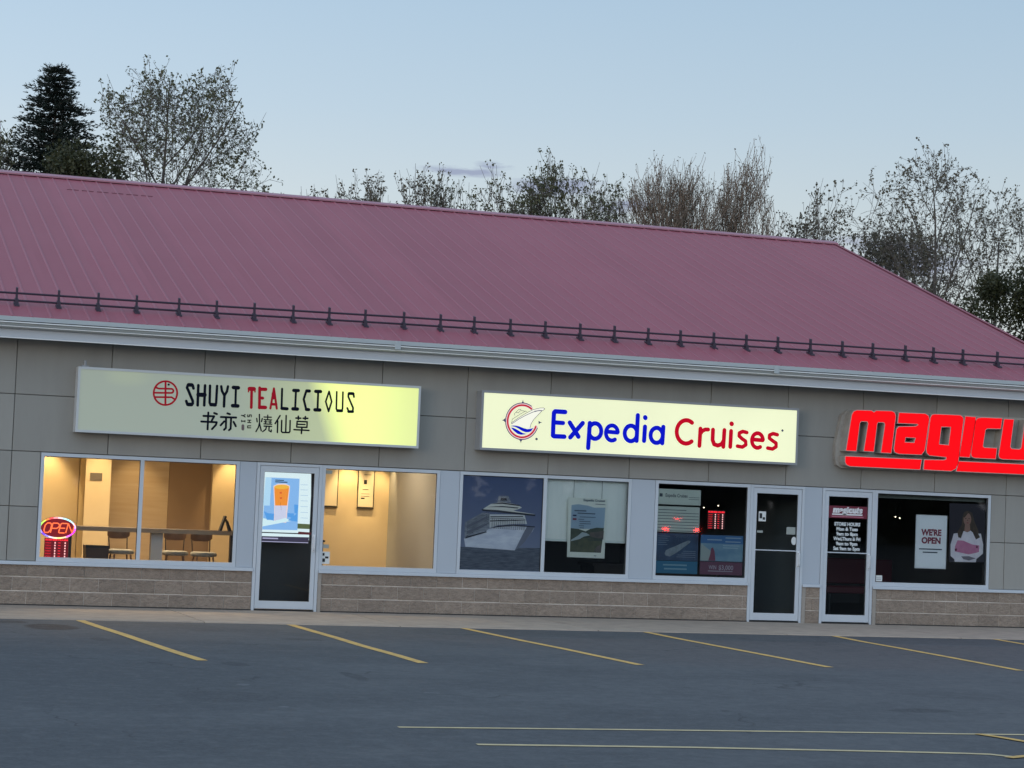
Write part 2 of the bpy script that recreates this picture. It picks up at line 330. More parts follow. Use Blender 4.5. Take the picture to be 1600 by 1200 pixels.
NAVY=[('S',[(0.0357,[(1.138,3.15),(1.125,3.193),(1.091,3.204),(1.055,3.194),(1.044,3.155),(1.066,3.116),(1.136,2.97),(1.138,2.934),(1.116,2.918),(1.062,2.915),(1.043,2.965)]),(0.0484,[(1.066,3.198),(1.112,3.198)]),(0.0484,[(1.074,2.918),(1.121,2.919)])]),('H',[(0.0347,[(1.205,3.2),(1.209,2.912)]),(0.0347,[(1.302,3.203),(1.304,2.917)]),(0.0547,[(1.212,3.064),(1.303,3.067)])]),('U',[(0.0326,[(1.374,3.203),(1.38,2.957),(1.401,2.927),(1.458,2.928),(1.474,2.96),(1.476,3.205)]),(0.0463,[(1.4,2.933),(1.463,2.933)])]),('Y',[(0.0326,[(1.536,3.203),(1.55,3.137),(1.589,3.072),(1.623,3.136),(1.634,3.207)]),(0.0347,[(1.589,3.072),(1.59,2.917)])]),('I',[(0.0484,[(1.714,3.196),(1.785,3.195)]),(0.0294,[(1.75,3.195),(1.755,2.936)]),(0.0484,[(1.715,2.934),(1.79,2.934)])]),('L',[(0.028,[(2.427,3.216),(2.433,2.929)]),(0.0421,[(2.438,2.933),(2.515,2.931)])]),('I',[(0.0444,[(2.6,3.202),(2.668,3.204)]),(0.028,[(2.633,3.204),(2.634,2.937)]),(0.0467,[(2.601,2.935),(2.667,2.935)])]),('C',[(0.0304,[(2.833,3.206),(2.787,3.206),(2.754,3.083),(2.798,2.936),(2.836,2.936)]),(0.0421,[(2.793,3.206),(2.833,3.206)]),(0.0421,[(2.8,2.936),(2.836,2.936)])]),('I',[(0.0444,[(2.927,3.206),(3,3.208)]),(0.028,[(2.964,3.208),(2.967,2.943)]),(0.0467,[(2.929,2.938),(3,2.939)])]),('O',[(0.0234,[(3.127,3.217),(3.083,3.066),(3.133,2.925),(3.172,3.07),(3.127,3.217)])]),('U',[(0.0234,[(3.242,3.217),(3.247,2.969),(3.267,2.937),(3.327,2.938),(3.34,2.974),(3.335,3.217)]),(0.0397,[(3.266,2.943),(3.329,2.944)])]),('S',[(0.0257,[(3.504,3.156),(3.496,3.199),(3.459,3.212),(3.419,3.198),(3.419,3.154),(3.499,2.994),(3.495,2.947),(3.435,2.938),(3.411,2.989)]),(0.0397,[(3.429,3.203),(3.489,3.204)]),(0.0374,[(3.433,2.938),(3.495,2.941)])])]
RED=[('T',[(0.0537,[(1.95,3.19),(2.014,3.191)]),(0.0187,[(1.936,3.177),(1.935,3.147)]),(0.0187,[(2.03,3.182),(2.031,3.15)]),(0.035,[(1.981,3.191),(1.988,2.921)])]),('E',[(0.0374,[(2.097,3.212),(2.107,2.923)]),(0.0444,[(2.102,3.192),(2.186,3.195)]),(0.0397,[(2.108,3.068),(2.149,3.066)]),(0.0467,[(2.109,2.933),(2.194,2.934)])]),('A',[(0.028,[(2.307,3.215),(2.268,2.924)]),(0.028,[(2.307,3.215),(2.362,2.926)]),(0.0514,[(2.305,3.14),(2.305,3.082)]),(0.035,[(2.286,2.986),(2.35,2.986)])])]
LOGO=[('emblem',[(0.0263,[(0.908,3.071),(0.903,3.104),(0.892,3.135),(0.875,3.163),(0.853,3.188),(0.826,3.207),(0.796,3.221),(0.765,3.229),(0.732,3.23),(0.699,3.225),(0.669,3.214),(0.64,3.197),(0.616,3.174),(0.597,3.148),(0.583,3.118),(0.575,3.086),(0.573,3.053),(0.578,3.02),(0.589,2.989),(0.606,2.96),(0.628,2.936),(0.654,2.916),(0.684,2.902),(0.716,2.894),(0.749,2.893),(0.781,2.898),(0.812,2.909),(0.84,2.926),(0.864,2.949),(0.884,2.975),(0.898,3.005),(0.906,3.038),(0.908,3.071)]),(0.0273,[(0.734,3.22),(0.748,2.898)]),(0.0263,[(0.602,3.133),(0.642,3.121),(0.816,3.127),(0.818,3.128),(0.831,3.126),(0.842,3.12),(0.849,3.111),(0.853,3.1),(0.851,3.088),(0.844,3.078),(0.834,3.071),(0.821,3.068),(0.819,3.068),(0.585,3.058)]),(0.0263,[(0.586,2.997),(0.832,3.007),(0.875,2.982)])])]
DOT=[('dot',[(0.0294,[(0.778,3.185),(0.782,3.185)])])]
CJK=[('character',[(0.0231,[(1.301,2.766),(1.455,2.768),(1.422,2.702)]),(0.0231,[(1.272,2.684),(1.496,2.685),(1.487,2.648),(1.433,2.584)]),(0.0231,[(1.368,2.817),(1.369,2.577)]),(0.0231,[(1.453,2.815),(1.493,2.802)])]),('character',[(0.0231,[(1.644,2.82),(1.681,2.81)]),(0.0231,[(1.552,2.763),(1.774,2.766)]),(0.0231,[(1.628,2.762),(1.633,2.609),(1.607,2.582)]),(0.0231,[(1.701,2.762),(1.702,2.602),(1.679,2.58)]),(0.0231,[(1.605,2.704),(1.555,2.644)]),(0.0231,[(1.741,2.702),(1.775,2.642)])]),('character',[(0.0152,[(2.111,2.829),(2.119,2.714),(2.107,2.644),(2.073,2.579)]),(0.0152,[(2.12,2.697),(2.15,2.594)]),(0.0152,[(2.075,2.769),(2.084,2.721)]),(0.0152,[(2.157,2.771),(2.147,2.727)]),(0.014,[(2.18,2.795),(2.288,2.797)]),(0.014,[(2.235,2.824),(2.236,2.76)]),(0.014,[(2.184,2.757),(2.295,2.758)]),(0.0129,[(2.188,2.726),(2.23,2.726)]),(0.0129,[(2.251,2.727),(2.294,2.727)]),(0.0129,[(2.208,2.741),(2.208,2.699)]),(0.0129,[(2.274,2.742),(2.274,2.7)]),(0.014,[(2.185,2.696),(2.3,2.697)]),(0.0152,[(2.188,2.664),(2.298,2.665)]),(0.0152,[(2.223,2.661),(2.216,2.62),(2.172,2.583)]),(0.0152,[(2.263,2.661),(2.262,2.603),(2.296,2.586),(2.297,2.613)])]),('character',[(0.0175,[(2.416,2.827),(2.349,2.708)]),(0.0175,[(2.385,2.748),(2.388,2.583)]),(0.0175,[(2.506,2.832),(2.51,2.594)]),(0.0175,[(2.444,2.759),(2.446,2.603),(2.461,2.586),(2.561,2.589),(2.572,2.609),(2.568,2.763)])]),('character',[(0.0187,[(2.652,2.804),(2.723,2.805)]),(0.0187,[(2.686,2.832),(2.688,2.787)]),(0.0187,[(2.759,2.806),(2.828,2.808)]),(0.0187,[(2.791,2.832),(2.79,2.792)]),(0.0175,[(2.672,2.757),(2.821,2.758),(2.821,2.677),(2.67,2.674),(2.672,2.757)]),(0.0164,[(2.68,2.715),(2.79,2.717)]),(0.0175,[(2.631,2.635),(2.854,2.634)]),(0.0187,[(2.747,2.67),(2.743,2.585)])]),('small_letter',[(0.0116,[(1.851,2.803),(1.878,2.797)]),(0.0116,[(1.903,2.816),(1.878,2.797),(1.905,2.781)])]),('small_letter',[(0.0116,[(1.855,2.72),(1.906,2.72)]),(0.0095,[(1.855,2.732),(1.856,2.709)]),(0.0095,[(1.905,2.731),(1.906,2.71)])]),('small_letter',[(0.0105,[(1.94,2.813),(1.942,2.787),(1.966,2.788),(1.964,2.814),(1.993,2.816),(1.994,2.788)])]),('small_letter',[(0.0105,[(1.944,2.738),(1.991,2.739)]),(0.0105,[(1.946,2.705),(1.993,2.706)]),(0.0105,[(1.968,2.739),(1.97,2.705)])]),('small_letter',[(0.0105,[(1.993,2.658),(1.948,2.656),(1.949,2.627),(1.995,2.629)])])]
SEAL=[('seal',[(0.04,[(1.878,2.654),(1.88,2.605)])])]
EXP=[('E',[(0.0641,[(6.804,3.107),(6.641,3.108),(6.624,3.087),(6.621,2.914),(6.622,2.742),(6.64,2.733),(6.806,2.734)]),(0.0607,[(6.631,2.941),(6.777,2.939)])]),('x',[(0.0641,[(6.884,2.95),(7.033,2.745)]),(0.0641,[(7.094,2.954),(6.901,2.729)])]),('p',[(0.0641,[(7.209,2.96),(7.197,2.583)]),(0.0607,[(7.201,2.879),(7.217,2.915),(7.243,2.943),(7.276,2.959),(7.311,2.96),(7.345,2.948),(7.373,2.923),(7.392,2.888),(7.4,2.848),(7.396,2.808),(7.38,2.771),(7.354,2.744),(7.321,2.728),(7.286,2.726),(7.252,2.739),(7.224,2.764),(7.205,2.798)])]),('e',[(0.0574,[(7.496,2.843),(7.666,2.838),(7.671,2.848),(7.661,2.882),(7.641,2.911),(7.615,2.932),(7.585,2.941),(7.553,2.94),(7.524,2.927),(7.5,2.904),(7.483,2.873),(7.476,2.838),(7.478,2.802),(7.49,2.768),(7.51,2.74),(7.537,2.721),(7.568,2.712),(7.599,2.716),(7.628,2.73)])]),('d',[(0.0641,[(7.988,3.118),(7.983,2.728)]),(0.0607,[(7.981,2.881),(7.961,2.916),(7.933,2.941),(7.899,2.953),(7.863,2.952),(7.83,2.936),(7.804,2.908),(7.787,2.872),(7.783,2.831),(7.791,2.791),(7.81,2.756),(7.839,2.731),(7.873,2.718),(7.908,2.72),(7.941,2.736),(7.968,2.763),(7.984,2.8)])]),('i',[(0.0641,[(8.113,2.949),(8.107,2.734)]),(0.0675,[(8.11,3.092),(8.114,3.085)])]),('a',[(0.0641,[(8.417,2.961),(8.409,2.712)]),(0.0607,[(8.403,2.871),(8.385,2.905),(8.357,2.929),(8.324,2.942),(8.289,2.94),(8.257,2.924),(8.231,2.897),(8.215,2.862),(8.211,2.822),(8.218,2.783),(8.237,2.749),(8.265,2.724),(8.298,2.712),(8.333,2.714),(8.365,2.729),(8.391,2.756),(8.407,2.792)])])]
CRU=[('C',[(0.0607,[(8.893,3.05),(8.863,3.069),(8.829,3.081),(8.794,3.083),(8.759,3.077),(8.727,3.063),(8.698,3.04),(8.674,3.012),(8.656,2.978),(8.645,2.94),(8.642,2.901),(8.647,2.861),(8.659,2.824),(8.678,2.791),(8.703,2.763),(8.732,2.742),(8.765,2.729),(8.8,2.724),(8.835,2.728),(8.868,2.741),(8.898,2.761)])]),('r',[(0.0607,[(9.038,2.965),(9.031,2.701)]),(0.0574,[(9.034,2.878),(9.069,2.93),(9.118,2.956),(9.169,2.958)])]),('u',[(0.0607,[(9.25,2.959),(9.249,2.802),(9.277,2.736),(9.34,2.719),(9.404,2.742),(9.435,2.797)]),(0.0607,[(9.443,2.962),(9.435,2.704)])]),('i',[(0.0607,[(9.557,2.954),(9.552,2.709)]),(0.0675,[(9.56,3.068),(9.564,3.065)])]),('s',[(0.054,[(9.826,2.944),(9.756,2.957),(9.698,2.931),(9.696,2.884),(9.749,2.843),(9.81,2.808),(9.816,2.752),(9.758,2.715),(9.673,2.725)])]),('e',[(0.0574,[(9.923,2.841),(10.101,2.836),(10.107,2.849),(10.096,2.883),(10.078,2.912),(10.052,2.932),(10.023,2.942),(9.992,2.94),(9.964,2.927),(9.94,2.905),(9.924,2.874),(9.916,2.839),(9.919,2.803),(9.93,2.769),(9.95,2.742),(9.976,2.723),(10.006,2.714),(10.036,2.717),(10.064,2.731)])]),('s',[(0.054,[(10.35,2.935),(10.275,2.949),(10.216,2.922),(10.214,2.875),(10.272,2.837),(10.333,2.803),(10.335,2.746),(10.277,2.709),(10.191,2.719)])])]
RINGB=[('ring',[(0.0116,[(6.261,3.166),(6.233,3.182),(6.203,3.194),(6.171,3.203),(6.139,3.207),(6.107,3.207),(6.074,3.203),(6.043,3.195),(6.012,3.183),(5.984,3.167),(5.957,3.148),(5.933,3.125),(5.912,3.099),(5.894,3.071),(5.879,3.041),(5.868,3.009),(5.861,2.976),(5.858,2.942),(5.859,2.908),(5.864,2.875),(5.872,2.842),(5.885,2.811),(5.901,2.782),(5.92,2.755),(5.943,2.73),(5.968,2.709),(5.995,2.691),(6.025,2.677),(6.055,2.666),(6.087,2.66),(6.12,2.658),(6.152,2.66),(6.184,2.666),(6.215,2.676),(6.245,2.691),(6.272,2.708),(6.298,2.73),(6.32,2.754),(6.34,2.781),(6.356,2.811),(6.369,2.842)])])]
RINGP=[('ring',[(0.0534,[(6.257,3.135),(6.231,3.151),(6.204,3.164),(6.176,3.173),(6.147,3.178),(6.118,3.18),(6.088,3.177),(6.059,3.171),(6.031,3.161),(6.005,3.147),(5.98,3.13),(5.958,3.11),(5.938,3.087),(5.921,3.062),(5.907,3.035),(5.896,3.006),(5.889,2.976),(5.886,2.945),(5.886,2.914),(5.89,2.883),(5.898,2.854),(5.909,2.825),(5.924,2.798),(5.941,2.773),(5.962,2.751),(5.984,2.732),(6.009,2.715),(6.036,2.702),(6.064,2.693),(6.093,2.688),(6.123,2.686),(6.152,2.688),(6.181,2.695),(6.209,2.704),(6.236,2.718),(6.261,2.735),(6.283,2.755),(6.303,2.778),(6.32,2.803),(6.334,2.83),(6.345,2.859)])])]
RINGR=[('ring',[(0.0232,[(6.26,3.125),(6.236,3.142),(6.21,3.156),(6.182,3.166),(6.154,3.172),(6.125,3.174),(6.096,3.173),(6.067,3.168),(6.039,3.158),(6.013,3.146),(5.988,3.13),(5.965,3.111),(5.945,3.089),(5.928,3.064),(5.913,3.037),(5.902,3.009),(5.895,2.98),(5.891,2.95),(5.891,2.919),(5.894,2.889),(5.901,2.859),(5.912,2.831),(5.926,2.804),(5.943,2.779),(5.962,2.757),(5.985,2.738),(6.009,2.721),(6.035,2.708),(6.063,2.699),(6.092,2.693),(6.121,2.691),(6.15,2.693),(6.178,2.699),(6.206,2.709),(6.233,2.722),(6.257,2.739),(6.279,2.758),(6.299,2.781),(6.316,2.806),(6.33,2.832),(6.341,2.861)])])]
SPIKE=[[(6.095,3.199),(6.151,3.202),(6.128,3.224),(6.12,3.262),(6.112,3.224)],[(5.85,2.968),(5.853,2.902),(5.832,2.924),(5.799,2.932),(5.831,2.945)],[(6.381,2.955),(6.387,2.898),(6.406,2.921),(6.441,2.93),(6.406,2.938)],[(6.084,2.653),(6.14,2.654),(6.122,2.636),(6.116,2.598),(6.105,2.635)]]
WAVE=[[(5.933,2.853),(5.979,2.862),(6.03,2.862),(6.077,2.854),(6.143,2.832),(6.209,2.818),(6.265,2.828),(6.302,2.842),(6.271,2.79),(6.23,2.773),(6.183,2.771),(6.127,2.788),(6.06,2.824),(6.012,2.844),(5.97,2.849)],[(5.948,2.827),(5.98,2.829),(6.023,2.813),(6.08,2.785),(6.137,2.757),(6.184,2.748),(6.212,2.748),(6.166,2.737),(6.11,2.729),(6.054,2.742),(5.996,2.781)]]
SHIP=[[(5.945,2.893),(6.044,2.969),(6.172,3.041),(6.299,3.123),(6.392,3.147),(6.458,3.151),(6.475,3.139),(6.459,3.118),(6.413,3.089),(6.359,3.038),(6.297,2.955),(6.254,2.873),(6.248,2.829),(6.181,2.834),(6.058,2.868),(5.96,2.867)]]
SHIPL=[('line',[(0.0071,[(6.248,2.838),(6.262,2.9),(6.306,2.973),(6.359,3.029),(6.427,3.103)]),(0.0071,[(5.959,2.881),(5.945,2.897),(6.048,2.973),(6.171,3.055),(6.29,3.118),(6.392,3.147),(6.453,3.151),(6.473,3.139),(6.45,3.113)]),(0.008,[(5.959,2.887),(6.063,2.961),(6.172,3.024),(6.282,3.078),(6.384,3.108),(6.441,3.108)]),(0.0062,[(5.954,2.907),(5.961,2.956),(6.088,3.041),(6.169,3.09)]),(0.0062,[(5.991,3.014),(5.992,3.041),(6.021,3.069),(6.057,3.106),(6.089,3.112),(6.099,3.091),(6.188,3.086)]),(0.0062,[(6.017,3.064),(6.05,3.053),(6.085,3.09)])])]
SHIPD=[[(6.3,3.095),(6.384,3.112),(6.44,3.111),(6.422,3.101),(6.375,3.1),(6.319,3.087)]]
REG=[('mark',[(0.0374,[(6.361,2.677),(6.363,2.677)])])]
MAG={'m':[(11.54,2.745),(11.621,3.314),(11.651,3.364),(11.704,3.386),(11.96,3.394),(12.007,3.368),(12.049,3.397),(12.326,3.404),(12.376,3.382),(12.397,3.33),(12.337,2.741),(12.16,2.742),(12.215,3.187),(12.197,3.223),(12.088,3.222),(12.068,3.192),(12.025,2.751),(11.855,2.753),(11.914,3.184),(11.899,3.222),(11.786,3.221),(11.76,3.189),(11.715,2.746)],'a':[(12.458,3.386),(12.929,3.394),(12.985,3.365),(13.001,3.312),(12.936,2.81),(12.884,2.742),(12.473,2.737),(12.404,2.761),(12.389,2.809),(12.424,3.125),(12.458,3.163),(12.758,3.183),(12.798,3.2),(12.811,3.217),(12.784,3.228),(12.442,3.225)],'g':[(13.108,3.396),(13.565,3.402),(13.614,3.373),(13.624,3.331),(13.551,2.63),(13.512,2.543),(13.431,2.503),(12.933,2.506),(12.942,2.657),(13.3,2.668),(13.341,2.689),(13.334,2.723),(13.03,2.736),(12.984,2.771),(12.971,2.823),(13.027,3.338),(13.053,3.383)],'i':[(13.663,3.39),(13.851,3.387),(13.762,2.737),(13.575,2.741)],'c':[(13.957,3.385),(14.337,3.392),(14.317,3.226),(14.07,3.219),(14.034,3.192),(13.996,2.925),(14.025,2.902),(14.255,2.903),(14.239,2.734),(13.854,2.734),(13.803,2.752),(13.787,2.8),(13.853,3.331),(13.888,3.372)],'u':[(14.38,3.382),(14.555,3.384),(14.503,2.939),(14.532,2.906),(14.68,2.903),(14.713,2.929),(14.771,3.382),(14.954,3.381),(14.882,2.8),(14.827,2.741),(14.374,2.736),(14.317,2.75),(14.298,2.799)]}
MAGH={'a':[(12.586,3.005),(12.773,3.004),(12.748,2.92),(12.573,2.921)],'g':[(13.225,3.206),(13.405,3.21),(13.374,2.911),(13.194,2.917)]}
MUL=[[(11.531,2.649),(12.887,2.659),(12.865,2.503),(11.617,2.501),(11.554,2.523),(11.531,2.565)],[(13.569,2.66),(15.058,2.667),(15.035,2.51),(13.528,2.504)]]
SHP=[('sea',[(5.324,1.016),(6.635,1.037),(6.634,0.689),(5.317,0.685)]),('hull',[(5.377,1.147),(5.711,1.266),(5.786,1.317),(5.95,1.354),(6.148,1.371),(6.493,1.362),(6.463,1.288),(6.337,1.116),(6.187,0.989),(5.877,1.001),(5.404,1.019)]),('shade',[(6.493,1.362),(6.442,1.262),(6.337,1.116),(6.23,1.012),(6.187,0.989),(6.33,1.283),(6.371,1.358)]),('side',[(5.381,1.386),(5.655,1.541),(5.77,1.535),(5.764,1.305),(5.712,1.256),(5.384,1.137)]),('deck',[(5.766,1.518),(6.319,1.534),(6.369,1.393),(6.147,1.386),(5.905,1.36),(5.77,1.316)]),('dark',[(5.749,1.297),(5.906,1.348),(6.148,1.375),(6.495,1.362),(6.496,1.347),(6.149,1.356),(5.906,1.331)]),('dark',[(5.778,1.489),(6.297,1.512),(6.302,1.498),(5.779,1.473)]),('dark',[(5.774,1.427),(6.333,1.461),(6.34,1.447),(5.775,1.41)]),('dark',[(5.773,1.456),(6.321,1.482),(6.321,1.476),(5.773,1.45)]),('top',[(5.663,1.6),(5.781,1.677),(5.956,1.713),(6.201,1.681),(6.274,1.637),(6.226,1.615),(6.139,1.586),(6.496,1.545),(6.318,1.538),(5.896,1.571),(5.664,1.583)]),('dark',[(5.631,1.59),(5.895,1.585),(6.497,1.541),(6.489,1.517),(6.23,1.531),(5.897,1.554),(5.654,1.566)]),('dark',[(5.77,1.673),(5.956,1.705),(6.25,1.674),(6.224,1.661),(5.957,1.684)]),('dark',[(5.717,1.627),(5.959,1.651),(6.225,1.636),(6.204,1.622),(5.959,1.634)]),('side',[(5.879,1.702),(5.901,1.801),(6.045,1.807),(6.1,1.71),(5.978,1.718)]),('dark',[(5.931,1.771),(6.019,1.774),(6.032,1.733),(5.924,1.729)]),('dark',[(5.398,1.168),(5.722,1.262),(5.73,1.246),(5.399,1.143)]),('shade',[(5.412,1.335),(5.727,1.492),(5.729,1.46),(5.407,1.293)]),('shade',[(5.416,1.252),(5.732,1.388),(5.733,1.356),(5.411,1.21)])]
MBACK=[(11.456, 2.849), (11.546, 3.305), (11.624, 3.375), (11.704, 3.405), (12.353, 3.42), (12.928, 3.413), (13.565, 3.422), (15.032, 3.435), (14.95, 2.494), (13.432, 2.473), (11.578, 2.466), (11.482, 2.515), (11.452, 2.609)]
TVD=[('panel',[(2.379,1.932),(2.89,1.931),(2.892,1.172),(2.366,1.165)]),('pale',[(2.379,1.932),(2.469,1.929),(2.461,1.519),(2.36,1.515)]),('glow',[(2.502,1.811),(2.568,1.843),(2.68,1.85),(2.751,1.821),(2.732,1.518),(2.719,1.276),(2.535,1.278),(2.528,1.51)]),('cup',[(2.514,1.795),(2.738,1.804),(2.72,1.529),(2.541,1.522)]),('cuptop',[(2.737,1.804),(2.73,1.815),(2.711,1.824),(2.683,1.83),(2.647,1.833),(2.61,1.831),(2.574,1.827),(2.544,1.819),(2.524,1.808),(2.516,1.797),(2.52,1.786),(2.537,1.777),(2.563,1.77),(2.598,1.767),(2.635,1.767),(2.672,1.771),(2.703,1.778),(2.725,1.788),(2.736,1.799)]),('red',[(2.596,1.721),(2.63,1.728),(2.633,1.701),(2.6,1.7)]),('red',[(2.602,1.645),(2.639,1.648),(2.637,1.624),(2.607,1.623)]),('ice',[(2.536,1.522),(2.716,1.528),(2.707,1.287),(2.539,1.292)]),('dark',[(2.615,1.5615),(2.637,1.4535),(2.637,1.4665),(2.615,1.5745)]),('white',[(2.358,1.334),(2.538,1.297),(2.704,1.347),(2.796,1.306),(2.364,1.209)]),('blue',[(2.375,1.437),(2.432,1.408),(2.533,1.401),(2.527,1.308),(2.426,1.309)]),('blue',[(2.723,1.419),(2.83,1.417),(2.822,1.346),(2.737,1.364)]),('blue',[(2.824,1.549),(2.886,1.546),(2.881,1.414),(2.835,1.423)]),('blue',[(2.74,1.31),(2.886,1.298),(2.88,1.425)]),('row',[(2.906,1.8391),(3.016,1.8391),(3.016,1.8489),(2.906,1.8489)]),('row',[(2.909,1.7641),(3.02,1.7641),(3.02,1.7739),(2.909,1.7739)]),('row',[(2.913,1.6831),(3.024,1.6831),(3.024,1.6929),(2.913,1.6929)]),('row',[(2.917,1.6031),(3.027,1.6021),(3.027,1.6119),(2.917,1.6129)]),('row',[(2.921,1.5181),(3.031,1.5181),(3.031,1.5279),(2.921,1.5279)]),('row',[(2.925,1.4321),(3.036,1.4321),(3.036,1.4419),(2.925,1.4419)]),('row',[(2.929,1.3501),(3.039,1.3501),(3.039,1.3599),(2.929,1.3599)]),('dark',[(2.521,1.89),(2.653,1.89),(2.653,1.902),(2.521,1.902)]),('dark',[(2.522,1.8629),(2.707,1.8639),(2.707,1.8781),(2.522,1.8771)]),('green',[(2.888,1.271),(3.074,1.267),(3.072,1.195),(2.889,1.196)]),('dark',[(2.354,1.13),(2.9,1.131),(2.901,1.115),(2.355,1.115)]),('maroon',[(2.905,1.153),(3.091,1.146),(3.093,1.111),(2.898,1.112)]),('purple',[(2.357,1.069),(3.069,1.074),(3.064,1.004),(2.358,1.003)]),('white2',[(2.372,1.0313),(2.604,1.0313),(2.604,1.0487),(2.372,1.0487)]),('white2',[(2.359,0.9865),(3.061,0.9875),(3.061,0.9985),(2.359,0.9975)]),('dark',[(3.057,2.027),(3.098,2.028),(3.115,1.119),(3.093,1.119)])]
POS=[('frame',[(7.021,1.824),(7.651,1.818),(7.65,0.91),(7.038,0.916)]),('sky',[(7.078,1.707),(7.188,1.726),(7.346,1.708),(7.452,1.681),(7.634,1.688),(7.624,1.362),(7.08,1.344)]),('hill',[(7.08,1.356),(7.204,1.348),(7.324,1.315),(7.401,1.355),(7.505,1.377),(7.623,1.375),(7.587,0.996),(7.082,0.996)]),('brown',[(7.39,1.299),(7.625,1.332),(7.618,1.197),(7.406,1.239)]),('river',[(7.094,1.179),(7.209,1.25),(7.265,1.301),(7.338,1.291),(7.398,1.257),(7.301,1.235),(7.211,1.183),(7.089,1.149)]),('olive',[(7.082,1.155),(7.302,1.214),(7.46,1.204),(7.595,1.184),(7.589,1.0),(7.082,1.002)]),('brown',[(7.468,1.014),(7.517,1.089),(7.594,1.129),(7.589,1.0)]),('hill',[(7.329,1.199),(7.512,1.199),(7.603,1.227),(7.599,1.178),(7.408,1.171)]),('text',[(7.127,1.6167),(7.323,1.6167),(7.323,1.6353),(7.127,1.6353)]),('text',[(7.181,1.5808),(7.47,1.5778),(7.47,1.5942),(7.181,1.5972)]),('text',[(7.216,1.5273),(7.478,1.5283),(7.478,1.5377),(7.216,1.5367)]),('text',[(7.198,1.4923),(7.29,1.4903),(7.29,1.4997),(7.198,1.5017)]),('text',[(7.215,1.4587),(7.396,1.4597),(7.396,1.4703),(7.215,1.4693)]),('text',[(7.22,1.4247),(7.405,1.4257),(7.405,1.4363),(7.22,1.4353)]),('text',[(7.209,1.3943),(7.294,1.3923),(7.294,1.4017),(7.209,1.4037)]),('text',[(7.223,1.3623),(7.295,1.3613),(7.295,1.3707),(7.223,1.3717)]),('text',[(7.463,1.7329),(7.628,1.7289),(7.628,1.7371),(7.463,1.7411)]),('navy',[(7.104,1.5415),(7.163,1.5415),(7.163,1.5625),(7.104,1.5625)]),('maroon',[(7.104,1.4841),(7.165,1.4831),(7.165,1.5089),(7.104,1.5099)]),('text',[(7.47,0.9423),(7.51,0.9413),(7.51,0.9507),(7.47,0.9517)])]
WOM=[('back',[(13.616,1.985),(14.281,1.989),(14.296,1.05),(13.642,1.038)]),('hair',[(13.889,1.848),(13.956,1.876),(14.041,1.846),(14.082,1.715),(14.16,1.57),(14.21,1.453),(14.124,1.392),(13.889,1.384),(13.803,1.425),(13.761,1.439),(13.791,1.543),(13.854,1.648),(13.862,1.766)]),('sweater',[(13.709,1.496),(13.817,1.514),(13.903,1.546),(14.017,1.558),(14.086,1.508),(14.213,1.513),(14.261,1.337),(14.261,1.189),(14.143,1.097),(14.136,1.045),(13.742,1.041),(13.732,1.085),(13.663,1.134),(13.657,1.317)]),('hair',[(13.775,1.527),(13.864,1.619),(13.884,1.531),(13.845,1.427),(13.795,1.44)]),('hair',[(14.032,1.625),(14.117,1.583),(14.198,1.453),(14.123,1.414),(14.069,1.508)]),('skin',[(13.913,1.65),(14.0,1.653),(14.014,1.55),(13.959,1.526),(13.903,1.543)]),('skin',[(14.024,1.739),(14.02,1.771),(14.009,1.799),(13.993,1.821),(13.973,1.835),(13.951,1.84),(13.929,1.836),(13.909,1.822),(13.894,1.8),(13.884,1.772),(13.88,1.741),(13.883,1.71),(13.892,1.681),(13.907,1.658),(13.926,1.641),(13.948,1.634),(13.97,1.636),(13.99,1.648),(14.007,1.668),(14.019,1.695),(14.024,1.725)]),('hair',[(13.875,1.781),(13.906,1.838),(13.973,1.859),(13.957,1.829),(13.896,1.76)]),('brow',[(13.906,1.753),(13.936,1.758),(13.936,1.748),(13.906,1.743)]),('brow',[(13.968,1.757),(14.002,1.753),(14.002,1.745),(13.968,1.748)]),('brow',[(13.948,1.713),(13.957,1.737),(13.966,1.711)]),('lip',[(13.929,1.68),(13.955,1.687),(13.983,1.679),(13.956,1.669)]),('pink',[(13.78,1.392),(13.889,1.388),(14.059,1.33),(14.186,1.32),(14.184,1.213),(13.997,1.169),(13.736,1.21),(13.738,1.291)]),('dark',[(13.734,1.246),(13.767,1.262),(13.777,1.226),(13.741,1.214)]),('dark',[(14.127,1.318),(14.157,1.311),(14.159,1.275),(14.128,1.277)]),('grey',[(13.856,1.133),(13.998,1.14),(14.126,1.108),(14.001,1.071),(13.899,1.09)])]


